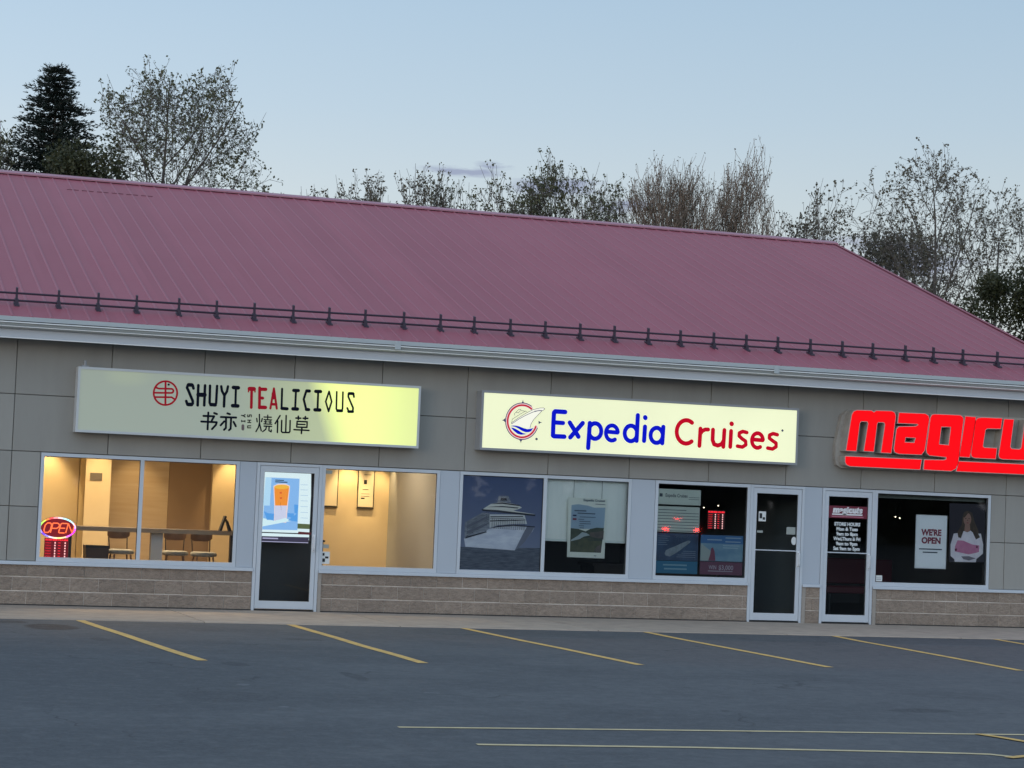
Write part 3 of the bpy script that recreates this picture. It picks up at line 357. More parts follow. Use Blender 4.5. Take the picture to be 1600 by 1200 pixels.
# ================================================================== GROUND
g = MB().face([(-600, -400, -.06), (900, -400, -.06), (900, 900, -.06), (-600, 900, -.06)])
tag(build(g, 'ground', M['field']), kind='structure')
g = MB().face([(-60, -75, -.012), (70, -75, -.012), (70, -2.9, -.012), (-60, -2.9, -.012)])
tag(build(g, 'parking_lot', M['asphalt']), kind='structure')
sw = build(MB().box(-20, 22, -2.86, 0.02, -.3, -.018), 'sidewalk', M['joint']); tag(sw, kind='structure')
xs = [-20, -16.9, -13.9, -10.8, -7.8, -4.9, -2.05, .95, 3.6, 6.45, 9.35, 12.2, 15.0, 18.0, 22]
for a, b in zip(xs, xs[1:]):
    wv = .05 * math.sin(a * 1.7)
    m = MB(); x0, x1 = a + .008, b - .008; e0 = -2.88 + wv * .6; e1 = -2.88 + .05 * math.sin(b * 1.7) * .6
    i = 0; m.v = [(x0, e0 + .01, 0), (x1, e1 + .01, 0), (x1, -.002, 0), (x0, -.002, 0), (x0, e0, -.012), (x1, e1, -.012), (x1, e1, -.1), (x0, e0, -.1), (x1, -.002, -.1), (x0, -.002, -.1)]
    m.f = [(0, 1, 2, 3), (4, 5, 1, 0), (7, 6, 5, 4), (5, 6, 8, 2, 1), (7, 4, 0, 3, 9), (9, 3, 2, 8)]; m.m = [0] * 6
    build(m, 'paving_slab', M['slab'], sw)
# painted stall lines (hand laid: not perfectly parallel)
LN = [((-.66, -2.95), (-.25, -8.95), .12, 'leftmost yellow stall line, beside the dark oil spot'),
      ((2.06, -2.92), (2.15, -8.85), .12, 'yellow stall line starting in front of the tea shop door'),
      ((4.50, -2.92), (4.70, -8.65), .11, 'yellow stall line in front of the wall below the left lightbox end'),
      ((7.14, -2.92), (7.09, -8.55), .11, 'yellow stall line in front of the window with the hanging poster'),
      ((10.06, -2.92), (9.62, -8.6), .11, 'yellow stall line starting in front of the gap between the two right doors'),
      ((12.74, -2.92), (12.2, -8.6), .11, 'yellow stall line cut by the right edge of the photo')]
def strip(pts, w, z, m, name):
    mb = MB(); n = len(pts)
    L_, R_ = [], []
    for i in range(n):
        a = Vector(pts[max(0, i - 1)]); b = Vector(pts[min(n - 1, i + 1)]); d = (b - a).normalized(); q = Vector((-d.y, d.x)) * w / 2; P = Vector(pts[i])
        L_.append(P + q); R_.append(P - q)
    for i in range(n - 1): mb.face([(L_[i].x, L_[i].y, z), (R_[i].x, R_[i].y, z), (R_[i + 1].x, R_[i + 1].y, z), (L_[i + 1].x, L_[i + 1].y, z)])
    return tag(build(mb, name, m), kind='structure')
rl = random.Random(4)
for a, b, w, lab in LN:
    pts = [(a[0] + (b[0] - a[0]) * t + rl.uniform(-.025, .025), a[1] + (b[1] - a[1]) * t) for t in (0, .2, .4, .6, .8, 1)]
    strip(pts, w, -.008, M['yellow'], 'parking_line')['label'] = lab
strip([(.10, -14.98), (2, -15.07), (3.6, -15.16), (5.13, -15.27), (8, -15.45), (14, -15.8)], .075, -.008, M['paleyellow'], 'parking_line')['label'] = 'farther of the two long pale lines across the lot'
strip([(.38, -16.08), (2, -16.22), (3.6, -16.46), (4.1, -16.55), (4.32, -16.61), (4.45, -16.79)], .085, -.008, M['paleyellow'], 'parking_line')['label'] = 'nearer of the two long pale lines across the lot'
strip([(5.02, -15.27), (5.09, -15.5), (5.16, -15.9), (5.4, -18.0)], .085, -.004, M['yellow'], 'parking_line')['label'] = 'short yellow line splitting off the farther pale line'
strip([(4.34, -16.84), (4.60, -16.72), (5.6, -16.35)], .085, -.004, M['yellow'], 'parking_line')['label'] = 'short yellow line meeting the end of the nearer pale line'

# ================================================================== BUILDING
B = root('shop_building', (0, 0, 0), 'single-storey strip mall with grey stucco front, block base and burgundy metal roof', 'building')
XL, XR, YB = -14.0, 15.95, 19.2
RZ, RY, EZ, EY, RX0, RX1 = 7.326, 9.46, 4.013, -.45, -14.4, 16.2
K = (RZ - EZ) / (RY - EY)
DOORS = [(2.172, 3.147), (10.05, 10.99), (11.305, 12.235)]
# --- core walls (backing) with openings for windows and doors
GL = [(-.92, 1.917), (3.147, 4.954), (5.266, 8.036), (8.436, 10.05), (12.235, 14.355)]     # glazed windows x ranges
core = MB()
core.box(XL, XR, .03, .20, 2.14, 3.90)
prev = XL
ops = sorted(GL + DOORS); ops = [(a, b) for a, b in ops]
for a, b in ops:
    if a - prev > .01: core.box(prev, a, .03, .20, .60, 2.14)
    prev = b
core.box(prev, XR, .03, .20, .60, 2.14)
prev = XL
for a, b in DOORS:
    core.box(prev, a, .03, .20, 0, .60); prev = b
core.box(prev, XR, .03, .20, 0, .60)
build(core, 'wall_core', M['joint'], B)
build(MB().box(XL, XL + .2, .2, YB, 0, 4), 'end_wall', M['stucco'], B)
rw = MB().box(XR - .2, XR, .2, YB, 0, 4)
for x in (XL, XR - .2): rw.v += [(x, .2, 4), (x, YB, 4), (x, RY, 7.1), (x + .2, .2, 4), (x + .2, YB, 4), (x + .2, RY, 7.1)]; i = len(rw.v) - 6; rw.f += [(i, i + 1, i + 2), (i + 3, i + 5, i + 4), (i, i + 2, i + 5, i + 3), (i + 2, i + 1, i + 4, i + 5)]; rw.m += [0] * 4
build(rw, 'gable_wall', M['stucco'], B)
build(MB().box(XL, XR, YB, YB + .2, 0, 4), 'rear_wall', M['stucco'], B)
# --- concrete block base
bw = build(MB().box(XL, DOORS[0][0] - .003, -.0115, .028, 0, .575).box(DOORS[0][1] + .003, DOORS[1][0] - .003, -.0115, .028, 0, .575).box(DOORS[1][1] + .003, DOORS[2][0] - .003, -.0115, .028, 0, .575).box(DOORS[2][1] + .003, XR, -.0115, .028, 0, .575), 'block_wall', M['mortar'], B)
rb = random.Random(7)
segs = [(XL, DOORS[0][0]), (DOORS[0][1], DOORS[1][0]), (DOORS[1][1], DOORS[2][0]), (DOORS[2][1], XR)]
for c in range(3):
    z0, z1 = c * .2 + .008, c * .2 + .192
    if c == 2: z1 = .568
    if c == 0: z0 = 0
    off = 1.77 if c != 1 else 1.57
    for a, b in segs:
        k = math.floor((a - off) / .4)
        while off + k * .4 < b:
            x0 = max(a, off + k * .4) + .0032; x1 = min(b, off + (k + 1) * .4) - .0032; k += 1
            if x1 - x0 < .03: continue
            if x1 < -8: continue
            y0 = -.02 + rb.uniform(-.004, .004)
            build(MB().pillow(x0, x1, y0, -.0119, z0, z1, .005), 'block', M['block'], bw)
build(MB().box(XL, -8, -.02, -.0119, 0, .568), 'block_run', M['block'], bw)
build(MB().box(XL, DOORS[0][0], -.030, -.0265, .0, .016), 'base_strip', M['rubber'], B); build(MB().box(DOORS[0][1], DOORS[1][0], -.030, -.0265, .0, .016), 'base_strip', M['rubber'], B); build(MB().box(DOORS[2][1], XR, -.030, -.0265, .0, .016), 'base_strip', M['rubber'], B)  # thin dark strip along the wall foot
# concrete jamb faces at the door sides
jmm = (mat('pale_jamb_concrete', (.36, .32, .28), .85, 0, noise=(6, (.28, .25, .22), .8, (1, 1, 1))))
for x0, x1 in ((3.150, 3.20), (10.99, 11.05), (12.238, 12.30)): build(MB().box(x0, x1, -.0325, -.0305, 0, .56), 'jamb_strip', jmm, B)
# --- stucco panels
pw = build(MB().box(XL, XR, .026, .0295, 2.15, 3.72), 'panel_wall', M['joint'], B)
X0, PW, J = -1.326, 1.330, .0042
def panel(x0, x1, z0, z1):
    x0 = max(x0, XL); x1 = min(x1, XR)
    if x1 - x0 < .05: return
    build(MB().pillow(x0 + J, x1 - J, -.012, .024, z0 + J, z1 - J, .005), 'wall_panel', M['stucco'], pw)
k = -10
while X0 + k * PW < XR:
    a, b = X0 + k * PW, X0 + (k + 1) * PW; k += 1
    if b < XL: continue
    panel(a, b, 2.946, 3.73); panel(a, b, 2.150, 2.946)
    if a < -.95:
        bb = min(b, -.925); panel(a, bb, 1.377, 2.150); panel(a, bb, .615, 1.377)
    if b > 14.36:
        aa = max(a, 14.36); panel(aa, b, 1.377, 2.150); panel(aa, b, .615, 1.377)
panel(-.98, -.925, .615, 2.15) if False else None
# --- white sill strip
for i, (a, b) in enumerate(segs):
    m = MB(); m.box(a + .002, b - .002, -.040, .03, .590, .614).box(a + .002, b - .002, -.052, -.035, .566, .5898)
    build(m, 'sill_flashing', M['white'], B)
# --- white infill panels between the glazing
for a, b in ((1.917, 2.172), (4.954, 5.266), (8.036, 8.436), (10.99, 11.305)):
    build(MB().pillow(a + .004, b - .004, -.008, .028, .616, 2.144, .003), 'infill_panel', M['infill'], B)
# --- eaves
build(MB().box(RX0, RX1 - .02, -.41, .0, 3.725, 3.745), 'soffit', M['fascia'], B)
build(MB().box(RX0, RX1 - .02, -.445, -.411, 3.700, 3.985), 'fascia', M['fascia'], B)
gt = MB(); prof = [(-.447, 3.985), (-.580, 3.995), (-.580, 3.925), (-.560, 3.905), (-.566, 3.890), (-.545, 3.868), (-.505, 3.835), (-.447, 3.835)]
xa, xb = RX0, RX1 - .02
for (y0, z0), (y1, z1) in zip(prof, prof[1:]): gt.face([(xa, y0, z0), (xb, y0, z0), (xb, y1, z1), (xa, y1, z1)])
gt.face([(xa, y, z) for y, z in prof]); gt.face([(xb, y, z) for y, z in reversed(prof)])
gu = build(gt, 'gutter', M['gutter'], B)
M['lip'] = mat('sky_lit_gutter_edge', (.82, .82, .80), .3)  # edges coloured paler for the sky light they catch
build(MB().box(xa, xb, -.592, -.5805, 3.906, 3.921), 'gutter_lip', M['lip'], gu); build(MB().box(xa, xb, -.556, -.546, 3.852, 3.862), 'gutter_lip', M['lip'], gu); build(MB().box(xa, xb, -.586, -.5805, 3.9245, 3.934), 'groove_shade', M['rubber'], gu)  # raised dark strip draws the shade line of the gutter groove
build(MB().box(xa, xb, -.452, -.4452, 3.700, 3.712), 'fascia_hem', M['lip'], B)
for x in (-8.2, -2.1, 4.0, 10.1): build(MB().box(x, x + .09, -.5925, -.5815, 3.87, 3.99), 'seam_cover', M['gutter'], gu)
# --- roof: one ribbed sheet per 0.8 m, shared mesh
rf = build(MB().face([(RX0, EY + .02, EZ - .035), (RX1 - .01, EY + .02, EZ - .035), (RX1 - .01, RY, RZ - .035), (RX0, RY, RZ - .035)]).face([(RX0, RY, RZ - .035), (RX1 - .01, RY, RZ - .035), (RX1 - .01, 2 * RY - EY, EZ - .035), (RX0, 2 * RY - EY, EZ - .035)]), 'roof', M['roofdark'], B)
def sheet(back=False):
    px = []; rp = .2667
    for r in range(3):
        c = (r + .5) * rp
        px += [(c - .020, 0), (c - .010, .011), (c + .010, .011), (c + .020, 0)]
    px = [(0, 0)] + px + [(.8, 0)]
    m = MB(); ya, za, yb, zb = (EY - .03, EZ - .010, RY, RZ) if not back else (2 * RY - EY + .03, EZ - .010, RY, RZ)
    n = 6; rows = []
    for i in range(n + 1):
        t = i / n; rows.append([(x, ya + (yb - ya) * t, za + (zb - za) * t + h) for x, h in px])
    for i in range(n):
        for q in range(len(px) - 1):
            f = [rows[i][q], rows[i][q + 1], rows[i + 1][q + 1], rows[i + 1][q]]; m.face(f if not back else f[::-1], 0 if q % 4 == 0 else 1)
    for q in range(len(px) - 1):
        a, b = rows[0][q], rows[0][q + 1]; m.face([(a[0], a[1], EZ - .03), (b[0], b[1], EZ - .03), b, a])
    return m
base_me = None
for bk in (False, True):
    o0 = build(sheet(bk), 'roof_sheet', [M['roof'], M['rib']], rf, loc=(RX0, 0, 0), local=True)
    x = RX0 + .8; 
    while x < RX1 - .35:
        link('roof_sheet', o0.data, rf, (x, 0, 0)); x += .8
XE = x
m = MB()
for bk in (1, -1):
    y0 = EY - .03 if bk == 1 else 2 * RY - EY + .03
    f = [(XE, y0, EZ - .008), (RX1, y0, EZ - .008), (RX1, RY, RZ + .002), (XE, RY, RZ + .002)]
    m.face(f if bk == 1 else f[::-1])
if XE < RX1 - .02: build(m, 'edge_sheet', M['roof'], rf)
m = MB()
for bk in (1, -1):
    Y = lambda y: y if bk == 1 else 2 * RY - y
    m.face([(RX1 + .015, Y(EY - .03), EZ - .16), (RX1 + .015, Y(EY - .03), EZ + .012), (RX1 + .015, RY, RZ + .02), (RX1 + .015, RY, RZ - .16)])
    m.face([(RX1 - .06, Y(EY - .03), EZ + .013), (RX1 + .015, Y(EY - .03), EZ + .013), (RX1 + .015, RY, RZ + .021), (RX1 - .06, RY, RZ + .021)])
build(m, 'rake_trim', M['roof'], rf)
m = MB(); cw = .16
m.face([(RX0, RY - cw, RZ + .045 - cw * K), (RX1 + .02, RY - cw, RZ + .045 - cw * K), (RX1 + .02, RY, RZ + .05), (RX0, RY, RZ + .05)])
m.face([(RX0, RY, RZ + .05), (RX1 + .02, RY, RZ + .05), (RX1 + .02, RY + cw, RZ + .045 - cw * K), (RX0, RY + cw, RZ + .045 - cw * K)])
m.face([(RX0, RY - cw, RZ + .018 - cw * K), (RX1 + .02, RY - cw, RZ + .018 - cw * K), (RX1 + .02, RY - cw, RZ + .0449 - cw * K), (RX0, RY - cw, RZ + .0449 - cw * K)])
build(m, 'ridge_cap', mat('ridge_cap_metal', (.36, .15, .19), .4), rf)
m = MB()
for i in range(6):
    x = .40 + i * .2667; y = 8.42
    m.box(x - .105, x + .105, y - .012, y + .012, EZ + (y - EY) * K - .006, EZ + (y - EY) * K + .008)
build(m, 'lap_gap', M['roofdark'], rf)
# --- snow guard rails
SG = build(MB().pathtube([(RX0 + .3, -.02, 4.30), (-1.4, .13, 4.372), (1.5, .165, 4.385), (4.4, .265, 4.418), (7.2, .30, 4.432), (10, .325, 4.438), (13, .35, 4.446), (RX1 - .2, .35, 4.446)], .0155, 6), 'snow_guard', M['guard'], B)
build(MB().pathtube([(RX0 + .3, -.03, 4.195), (-1.4, .12, 4.267), (1.5, .155, 4.280), (4.4, .255, 4.313), (7.2, .29, 4.327), (10, .315, 4.333), (13, .34, 4.341), (RX1 - .2, .34, 4.341)], .0155, 6), 'lower_rail', M['guard'], SG)
PX = [-1.359, -.772, -.212, .336, .95, 1.502, 2.065, 2.652, 3.202, 3.76, 4.365, 4.943, 5.481, 6.064, 6.633, 7.209, 7.781, 8.35, 8.9, 9.474, 10.04, 10.595, 11.175, 11.749, 12.303, 12.90, 13.42, 13.97, 14.62, 15.2, 15.78]
PX = [-1.359 - .572 * i for i in range(20, 0, -1)] + PX
def gy(x):
    P = [(-14.4, 0.0), (-1.4, .15), (1.5, .185), (4.4, .285), (7.2, .32), (10, .345), (13, .37), (17, .37)]
    for (a, ya), (b, yb) in zip(P, P[1:]):
        if a <= x <= b: return ya + (yb - ya) * (x - a) / (b - a)
    return .37
br = MB()
br.box(-.015, .015, -.032, .012, .0, .242)
br.box(-.035, .035, -.11, .06, .0, .022)
br.box(-.026, .026, -.055, .022, .02, .085)
for f in range(8): br.v[f] = (br.v[f][0], br.v[f][1], br.v[f][2])
br.v = [(x, y, z + y * K) for x, y, z in br.v]
me0 = None
for x in PX:
    y = gy(x); z = EZ + (y - EY) * K + .001
    if me0 is None: o = build(br, 'guard_bracket', M['guard'], SG, loc=(x, y, z), local=True); me0 = o.data
    else: link('guard_bracket', me0, SG, (x, y, z))

# ------------------------------------------------------------------ glazing
FW = .048
def window(x0, x1, mulls=(), z0=.616, z1=2.144):
    f = MB(); ya, yb = -.016, .05
    f.box(x0, x1, ya, yb, z1 - FW, z1).box(x0, x1, ya, yb, z0, z0 + .062).box(x0, x0 + FW, ya + .0015, yb, z0 + .062, z1 - FW).box(x1 - FW, x1, ya + .0015, yb, z0 + .062, z1 - FW)
    w = build(f, 'window', M['white'], B)
    e = [x0 + FW - .01] + list(mulls) + [x1 - FW + .01]
    for c in mulls: build(MB().box(c - .027, c + .027, ya + .0025, yb, z0 + .062, z1 - FW), 'mullion', M['white'], w)
    for a, b in zip(e, e[1:]): build(MB().face([(a, .012, z0 + .05), (b, .012, z0 + .05), (b, .012, z1 - FW + .01), (a, .012, z1 - FW + .01)]), 'pane', M['glass'], w)
    gk = MB()
    for a, b in zip(e, e[1:]):
        a2 = a + (.027 if a in mulls else .01); b2 = b - (.027 if b in mulls else .01)
        gk.box(a2, b2, .003, .011, z1 - FW - .010, z1 - FW - .0005).box(b2 - .008, b2, .003, .011, z0 + .064, z1 - FW - .011)
    build(gk, 'gasket', M['rubber'], w)
    return w
window(-.92, 1.917, (.508,)); window(3.15, 4.954); window(5.266, 8.036, (6.628,)); window(8.436, 10.047); window(12.238, 14.355)
def door(x0, x1, midrail=True):
    f = MB(); ya, yb = -.020, .06; jw = .045
    f.box(x0, x0 + jw, ya, yb, 0.0, 2.144).box(x1 - jw, x1, ya, yb, 0.0, 2.144).box(x0 + jw, x1 - jw, ya + .001, yb, 2.105, 2.144)
    f.box(x0 + jw, x1 - jw, .037, .058, 2.05, 2.1045).box(x0 + jw, x0 + jw + .03, .037, .058, .02, 2.05).box(x1 - jw - .03, x1 - jw, .037, .058, .02, 2.05)
    d = build(f, 'door', M['white'], B)
    lf = MB(); a, b = x0 + jw + .006, x1 - jw - .006; st = .062; y0, y1 = -.012, .035
    lf.box(a, a + st, y0, y1, .03, 2.098).box(b - st, b, y0, y1, .03, 2.098).box(a + st, b - st, y0 + .001, y1, 2.015, 2.098).box(a + st, b - st, y0 + .001, y1, .03, .142)
    if midrail: lf.box(a + st, b - st, y0 + .004, y1 - .01, 1.118, 1.134)
    build(lf, 'door_leaf', M['white'], d)
    build(MB().face([(a + st - .01, .010, .13), (b - st + .01, .010, .13), (b - st + .01, .010, 2.025), (a + st - .01, .010, 2.025)]), 'door_pane', M['glassdoor'], d)
    build(MB().box(x0 + jw, x1 - jw, -.03, .06, .002, .018), 'threshold', M['rubber'], d)
    h = MB(); hx = b - st / 2; h.pathtube([(hx, -.012, 1.10), (hx - .005, -.07, 1.09), (hx - .012, -.08, 1.06), (hx - .012, -.08, .93), (hx - .005, -.07, .90), (hx, -.012, .89)], .011, 6)
    h.box(hx - .022, hx + .022, -.02, -.0125, .87, 1.125)
    build(h, 'handle', M['steel'], d)
    build(MB().tube((hx, -.03, 1.0), (hx, -.0125, 1.0), .016, .016, 8), 'lock_cylinder', M['steel'], d)
    build(MB().box(a + st - .006, b - st + .006, .004, .009, 2.009, 2.0145).box(a + st, a + st + .006, .004, .009, .143, 2.008).box(b - st - .006, b - st, .004, .009, .143, 2.008), 'gasket', M['rubber'], d)
    return d
door(*DOORS[0], midrail=False); door(*DOORS[1]); door(*DOORS[2])

# ------------------------------------------------------------------ rooms
def room(x0, x1, y1, wallm, floorm, ceil, name):
    m = MB(); y0 = .20; z1 = 2.75
    build(MB().box(x0, x1, y1, y1 + .1, 0, z1), name + '_back_wall', wallm, B)
    build(MB().box(x0, x1, y0, y1, -.001, .012), name + '_floor', floorm, B)
    build(MB().box(x0, x1, y0, y1 + .1, z1, z1 + .05), name + '_ceiling', ceil, B)
room(-3.0, 5.08, 6.2, M['warmwall'], M['shopfloor'], mat('white_ceiling', (.6, .58, .52), .8), 'tea_shop')
room(5.20, 11.10, 8.0, M['darkwall'], M['darkfloor'], M['darkwall'], 'agency')
room(11.22, 15.75, 7.0, M['darkwall'], M['darkfloor'], M['darkwall'], 'salon')
build(MB().box(5.08, 5.20, .2, 8.1, 0, 2.8), 'party_wall', [mat('grey_party_wall', (.38, .40, .42), .7)], B)
build(MB().box(11.10, 11.22, .2, 8.1, 0, 2.8), 'party_wall', M['darkwall'], B)
build(MB().box(-3.1, -3.0, .2, 6.3, 0, 2.8), 'party_wall', M['warmwall'], B)
# tea shop inner walls seen through the glass
build(MB().box(-3.0, .25, 4.6, 4.7, .0, 2.75), 'inner_wall', M['warmwall'], B)
build(MB().box(.26, .66, 3.9, 4.6, .0, 2.75), 'column', M['warmwall'], B)
build(MB().box(.66, 1.75, 4.8, 4.9, .0, 2.75), 'cladding_wall', M['tanwall'], B)
build(MB().box(1.75, 2.45, 4.75, 4.85, .0, 2.30), 'curtain', M['brownwall'], B)
build(MB().box(2.45, 3.30, 4.65, 4.75, .0, 2.75), 'inner_wall', M['warmwall'], B)
build(MB().box(3.30, 5.08, 3.2, 3.3, .0, 2.75), 'picture_wall', M['warmwall'], B)
build(MB().box(3.22, 3.30, 1.6, 4.75, .0, 2.75), 'partition', M['tanwall'], B)
build(MB().box(.33, .52, 3.885, 3.895, 1.78, 1.90), 'wall_vent', mat('vent_dark_grey', (.12, .10, .08), .7), B)  # plain dark grey plate on the column front
# spot lights over the tea shop walls
def spot(what, x, y, z, tgt, e, size=70, blend=.75, c=(1, .70, .33)):
    r = root('ceiling_spotlight', (x, y, z), '', 'spotlight', 'warm ceiling spotlights inside the tea shop')
    r['label'] = 'small warm tea shop spotlight over ' + what
    build(MB().tube((x, y, z), (x, y, z + .10), .045, .045, 10), 'lamp_housing', M['white'], r)
    l = bpy.data.lights.new('spot_lamp', 'SPOT'); l.energy = e; l.spot_size = R(size); l.spot_blend = blend; l.color = c; l.shadow_soft_size = .03
    o = bpy.data.objects.new('spot_lamp', l); col.objects.link(o); o.parent = r; o.location = (0, 0, -.02)
    d = Vector(tgt) - Vector((x, y, z)); o.rotation_euler = d.to_track_quat('-Z', 'Y').to_euler()
SP = 1.45
spot('the leftmost cream wall', -.35, 4.25, 2.6, (-.25, 4.6, 1.2), 62 * SP); spot('the front of the square column', .45, 3.45, 2.6, (.46, 3.9, 1.2), 30 * SP)
spot('the wall right of the brown curtain', 2.75, 4.3, 2.6, (2.75, 4.65, 1.5), 55 * SP, 55); spot('the tan cladding beside the column', 1.2, 4.2, 2.6, (1.2, 4.8, 1.0), 22 * SP)
spot('the gap between the two framed prints', 4.38, 2.86, 2.6, (4.38, 3.2, .9), 85 * SP, 62); spot('the wall right of the second framed print', 4.90, 2.86, 2.6, (4.90, 3.2, .9), 60 * SP, 56)
def areal(lab, x, y, z, sx, sy, e, c=(1, .74, .44)):  # soft fill lamps added to brighten the room, shown as panels
    r = root('ceiling_fill_light', (x, y, z), lab, 'fill light', 'added warm fill lights under the tea shop ceiling')
    build(MB().box(x - sx / 2, x + sx / 2, y - sy / 2, y + sy / 2, z + .01, z + .04), 'panel', M['white'], r)
    l = bpy.data.lights.new('area_lamp', 'AREA'); l.shape = 'RECTANGLE'; l.size = sx; l.size_y = sy; l.energy = e; l.color = c
    o = bpy.data.objects.new('area_lamp', l); col.objects.link(o); o.parent = r
areal('wide added warm fill light under the ceiling over the bar stools', .6, 2.0, 2.66, 2.2, .8, 92 * SP); areal('small square added warm fill light in front of the framed prints', 4.2, 1.6, 2.66, .8, .8, 22 * SP)

# ------------------------------------------------------------------ tea shop furniture
t = root('bar_table', (.85, .75, .012), 'long dark bar-height table behind the left tea shop window', 'table')
build(MB().box(-.42, 2.06, .52, 1.0, 1.075, 1.115), 'tabletop', M['tablewood'], t)
build(MB().box(-.42, 2.06, .512, .5195, 1.055, 1.113), 'edge_band', mat('pale_table_edge', (.22, .17, .12), .5), t)
build(MB().box(.80, .97, .66, .78, .012, 1.075), 'leg', M['palemetal'], t)
for x in (-.36, 2.0): build(MB().box(x - .02, x + .02, .7, .8, .012, 1.075), 'leg', M['metaldark'], t)
def stool():
    r = bpy.data.objects.new('bar_stool', None); col.objects.link(r)
    # seat: rounded cushion
    m = MB(); n = 16; rings = [(.0, .035, .17), (.02, .05, .19), (.05, .045, .20), (.07, .0, .185)]
    prof = [(.14, .0), (.19, .01), (.20, .035), (.19, .06), (.15, .072)]
    ri = []
    for rr, h in prof:
        ri.append(len(m.v)); m.v += [(rr * math.cos(2 * math.pi * k / n) * 1.02, rr * math.sin(2 * math.pi * k / n) * .95, .70 + h) for k in range(n)]
    for a, b in zip(ri, ri[1:]):
        for k in range(n): m.f.append((a + k, a + (k + 1) % n, b + (k + 1) % n, b + k)); m.m.append(0)
    m.f.append(tuple(ri[-1] + k for k in range(n))); m.m.append(0); m.f.append(tuple(ri[0] + n - 1 - k for k in range(n))); m.m.append(0)
    build(m, 'seat', M['cushion'], r, smooth=False, local=True)
    # curved wooden back on two rods, facing the table
    m = MB(); nn = 10; rowsF, rowsB = [], []
    for k in range(nn + 1):
        a = (k / nn - .5) * 1.9; x = .205 * math.sin(a); y = .10 + .12 * math.cos(a); hh = .085 * (1 - abs(2 * k / nn - 1) ** 4 * .55)
        for yy, rr in ((y, rowsF), (y + .018, rowsB)): rr.append([(x, yy, 1.005 - hh), (x, yy, 1.005), (x, yy, 1.005 + hh)])
    for k in range(nn):
        for q in range(2):
            m.face([rowsF[k][q], rowsF[k + 1][q], rowsF[k + 1][q + 1], rowsF[k][q + 1]]); m.face([rowsB[k][q + 1], rowsB[k + 1][q + 1], rowsB[k + 1][q], rowsB[k][q]])
        m.face([rowsF[k][2], rowsF[k + 1][2], rowsB[k + 1][2], rowsB[k][2]]); m.face([rowsF[k][0], rowsB[k][0], rowsB[k + 1][0], rowsF[k + 1][0]])
    m.face([rowsF[0][0], rowsF[0][1], rowsF[0][2], rowsB[0][2], rowsB[0][1], rowsB[0][0]]); m.face([rowsF[-1][2], rowsF[-1][1], rowsF[-1][0], rowsB[-1][0], rowsB[-1][1], rowsB[-1][2]])
    build(m, 'backrest', M['wood'], r, local=True)
    for s in (-1, 1): build(MB().tube((s * .13, .14, .70), (s * .14, .205, .96), .008, .008, 6), 'back_rod', M['metaldark'], r, local=True)
    for sx in (-1, 1):
        for sy in (-1, 1): build(MB().tube((sx * .12, sy * .11, .70), (sx * .20, sy * .19, 0), .013, .010, 6), 'leg', M['wood'], r, local=True)
    build(MB().pathtube([(-.17, -.16, .25), (.17, -.16, .25), (.17, .16, .25), (-.17, .16, .25), (-.17, -.16, .25)], .008, 5), 'footrest', M['metaldark'], r, local=True)
    return r
st0 = stool()
def dup(o, loc, rz):
    c = o.copy(); col.objects.link(c); c.location = loc; c.rotation_euler = (0, 0, rz)
    for ch in list(o.children): k = ch.copy(); col.objects.link(k); k.parent = c
    return c
for i, (x, y, rz, lab) in enumerate(((.455, 1.22, .1, 'wooden-backed bar stool left of the window mullion'), (1.27, 1.28, -.12, 'wooden-backed bar stool just right of the pale table leg'), (1.68, 1.18, .05, 'rightmost wooden-backed bar stool at the long table'))):
    o = st0 if i == 0 else dup(st0, (0, 0, 0), 0)
    o.location = (x, y, .012); o.rotation_euler = (0, 0, rz)
    tag(o, lab, 'bar stool', 'bar stools behind the tea shop window')
b_ = root('waste_bin', (.08, 1.15, .012), 'dark brown waste bin beside the glowing opening-hours board', 'bin')
m = MB(); 
m.v = [(-.05, 1.04, .012), (.21, 1.04, .012), (.21, 1.28, .012), (-.05, 1.28, .012), (-.09, 1.0, .83), (.25, 1.0, .83), (.25, 1.32, .83), (-.09, 1.32, .83), (-.06, 1.03, .83), (.22, 1.03, .83), (.22, 1.29, .83), (-.06, 1.29, .83), (-.05, 1.05, .5), (.2, 1.05, .5), (.2, 1.27, .5), (-.05, 1.27, .5)]
m.f = [(0, 1, 5, 4), (1, 2, 6, 5), (2, 3, 7, 6), (3, 0, 4, 7), (4, 5, 9, 8), (5, 6, 10, 9), (6, 7, 11, 10), (7, 4, 8, 11), (8, 9, 13, 12), (9, 10, 14, 13), (10, 11, 15, 14), (11, 8, 12, 15), (12, 13, 14, 15), (3, 2, 1, 0)]; m.m = [0] * 14
build(m, 'bin_body', mat('dark_brown_plastic', (.09, .06, .045), .5), b_)
build(MB().box(-.095, .255, .992, .9985, .80, .835), 'bin_rim', M['metaldark'], b_)
a_ = root('table_stand', (1.87, .72, 1.115), 'small black A-shaped stand on the right end of the long table', 'table stand')
build(MB().prism([(1.80, 1.117), (1.835, 1.117), (1.90, 1.33), (1.875, 1.34)], .66, .78).prism([(1.945, 1.117), (1.985, 1.117), (1.925, 1.26), (1.895, 1.29)], .661, .779), 'stand_leaf', M['dark'], a_)
c_ = root('service_counter', (2.72, .9, .012), 'dark counter front standing behind the tea shop door', 'counter')
build(MB().box(2.20, 3.40, .75, 1.35, .012, 1.0), 'counter_body', mat('dark_blue_counter', (.03, .034, .045), .45), c_)
build(MB().box(2.18, 3.42, .72, 1.38, 1.0, 1.03), 'counter_top', M['dark'], c_)
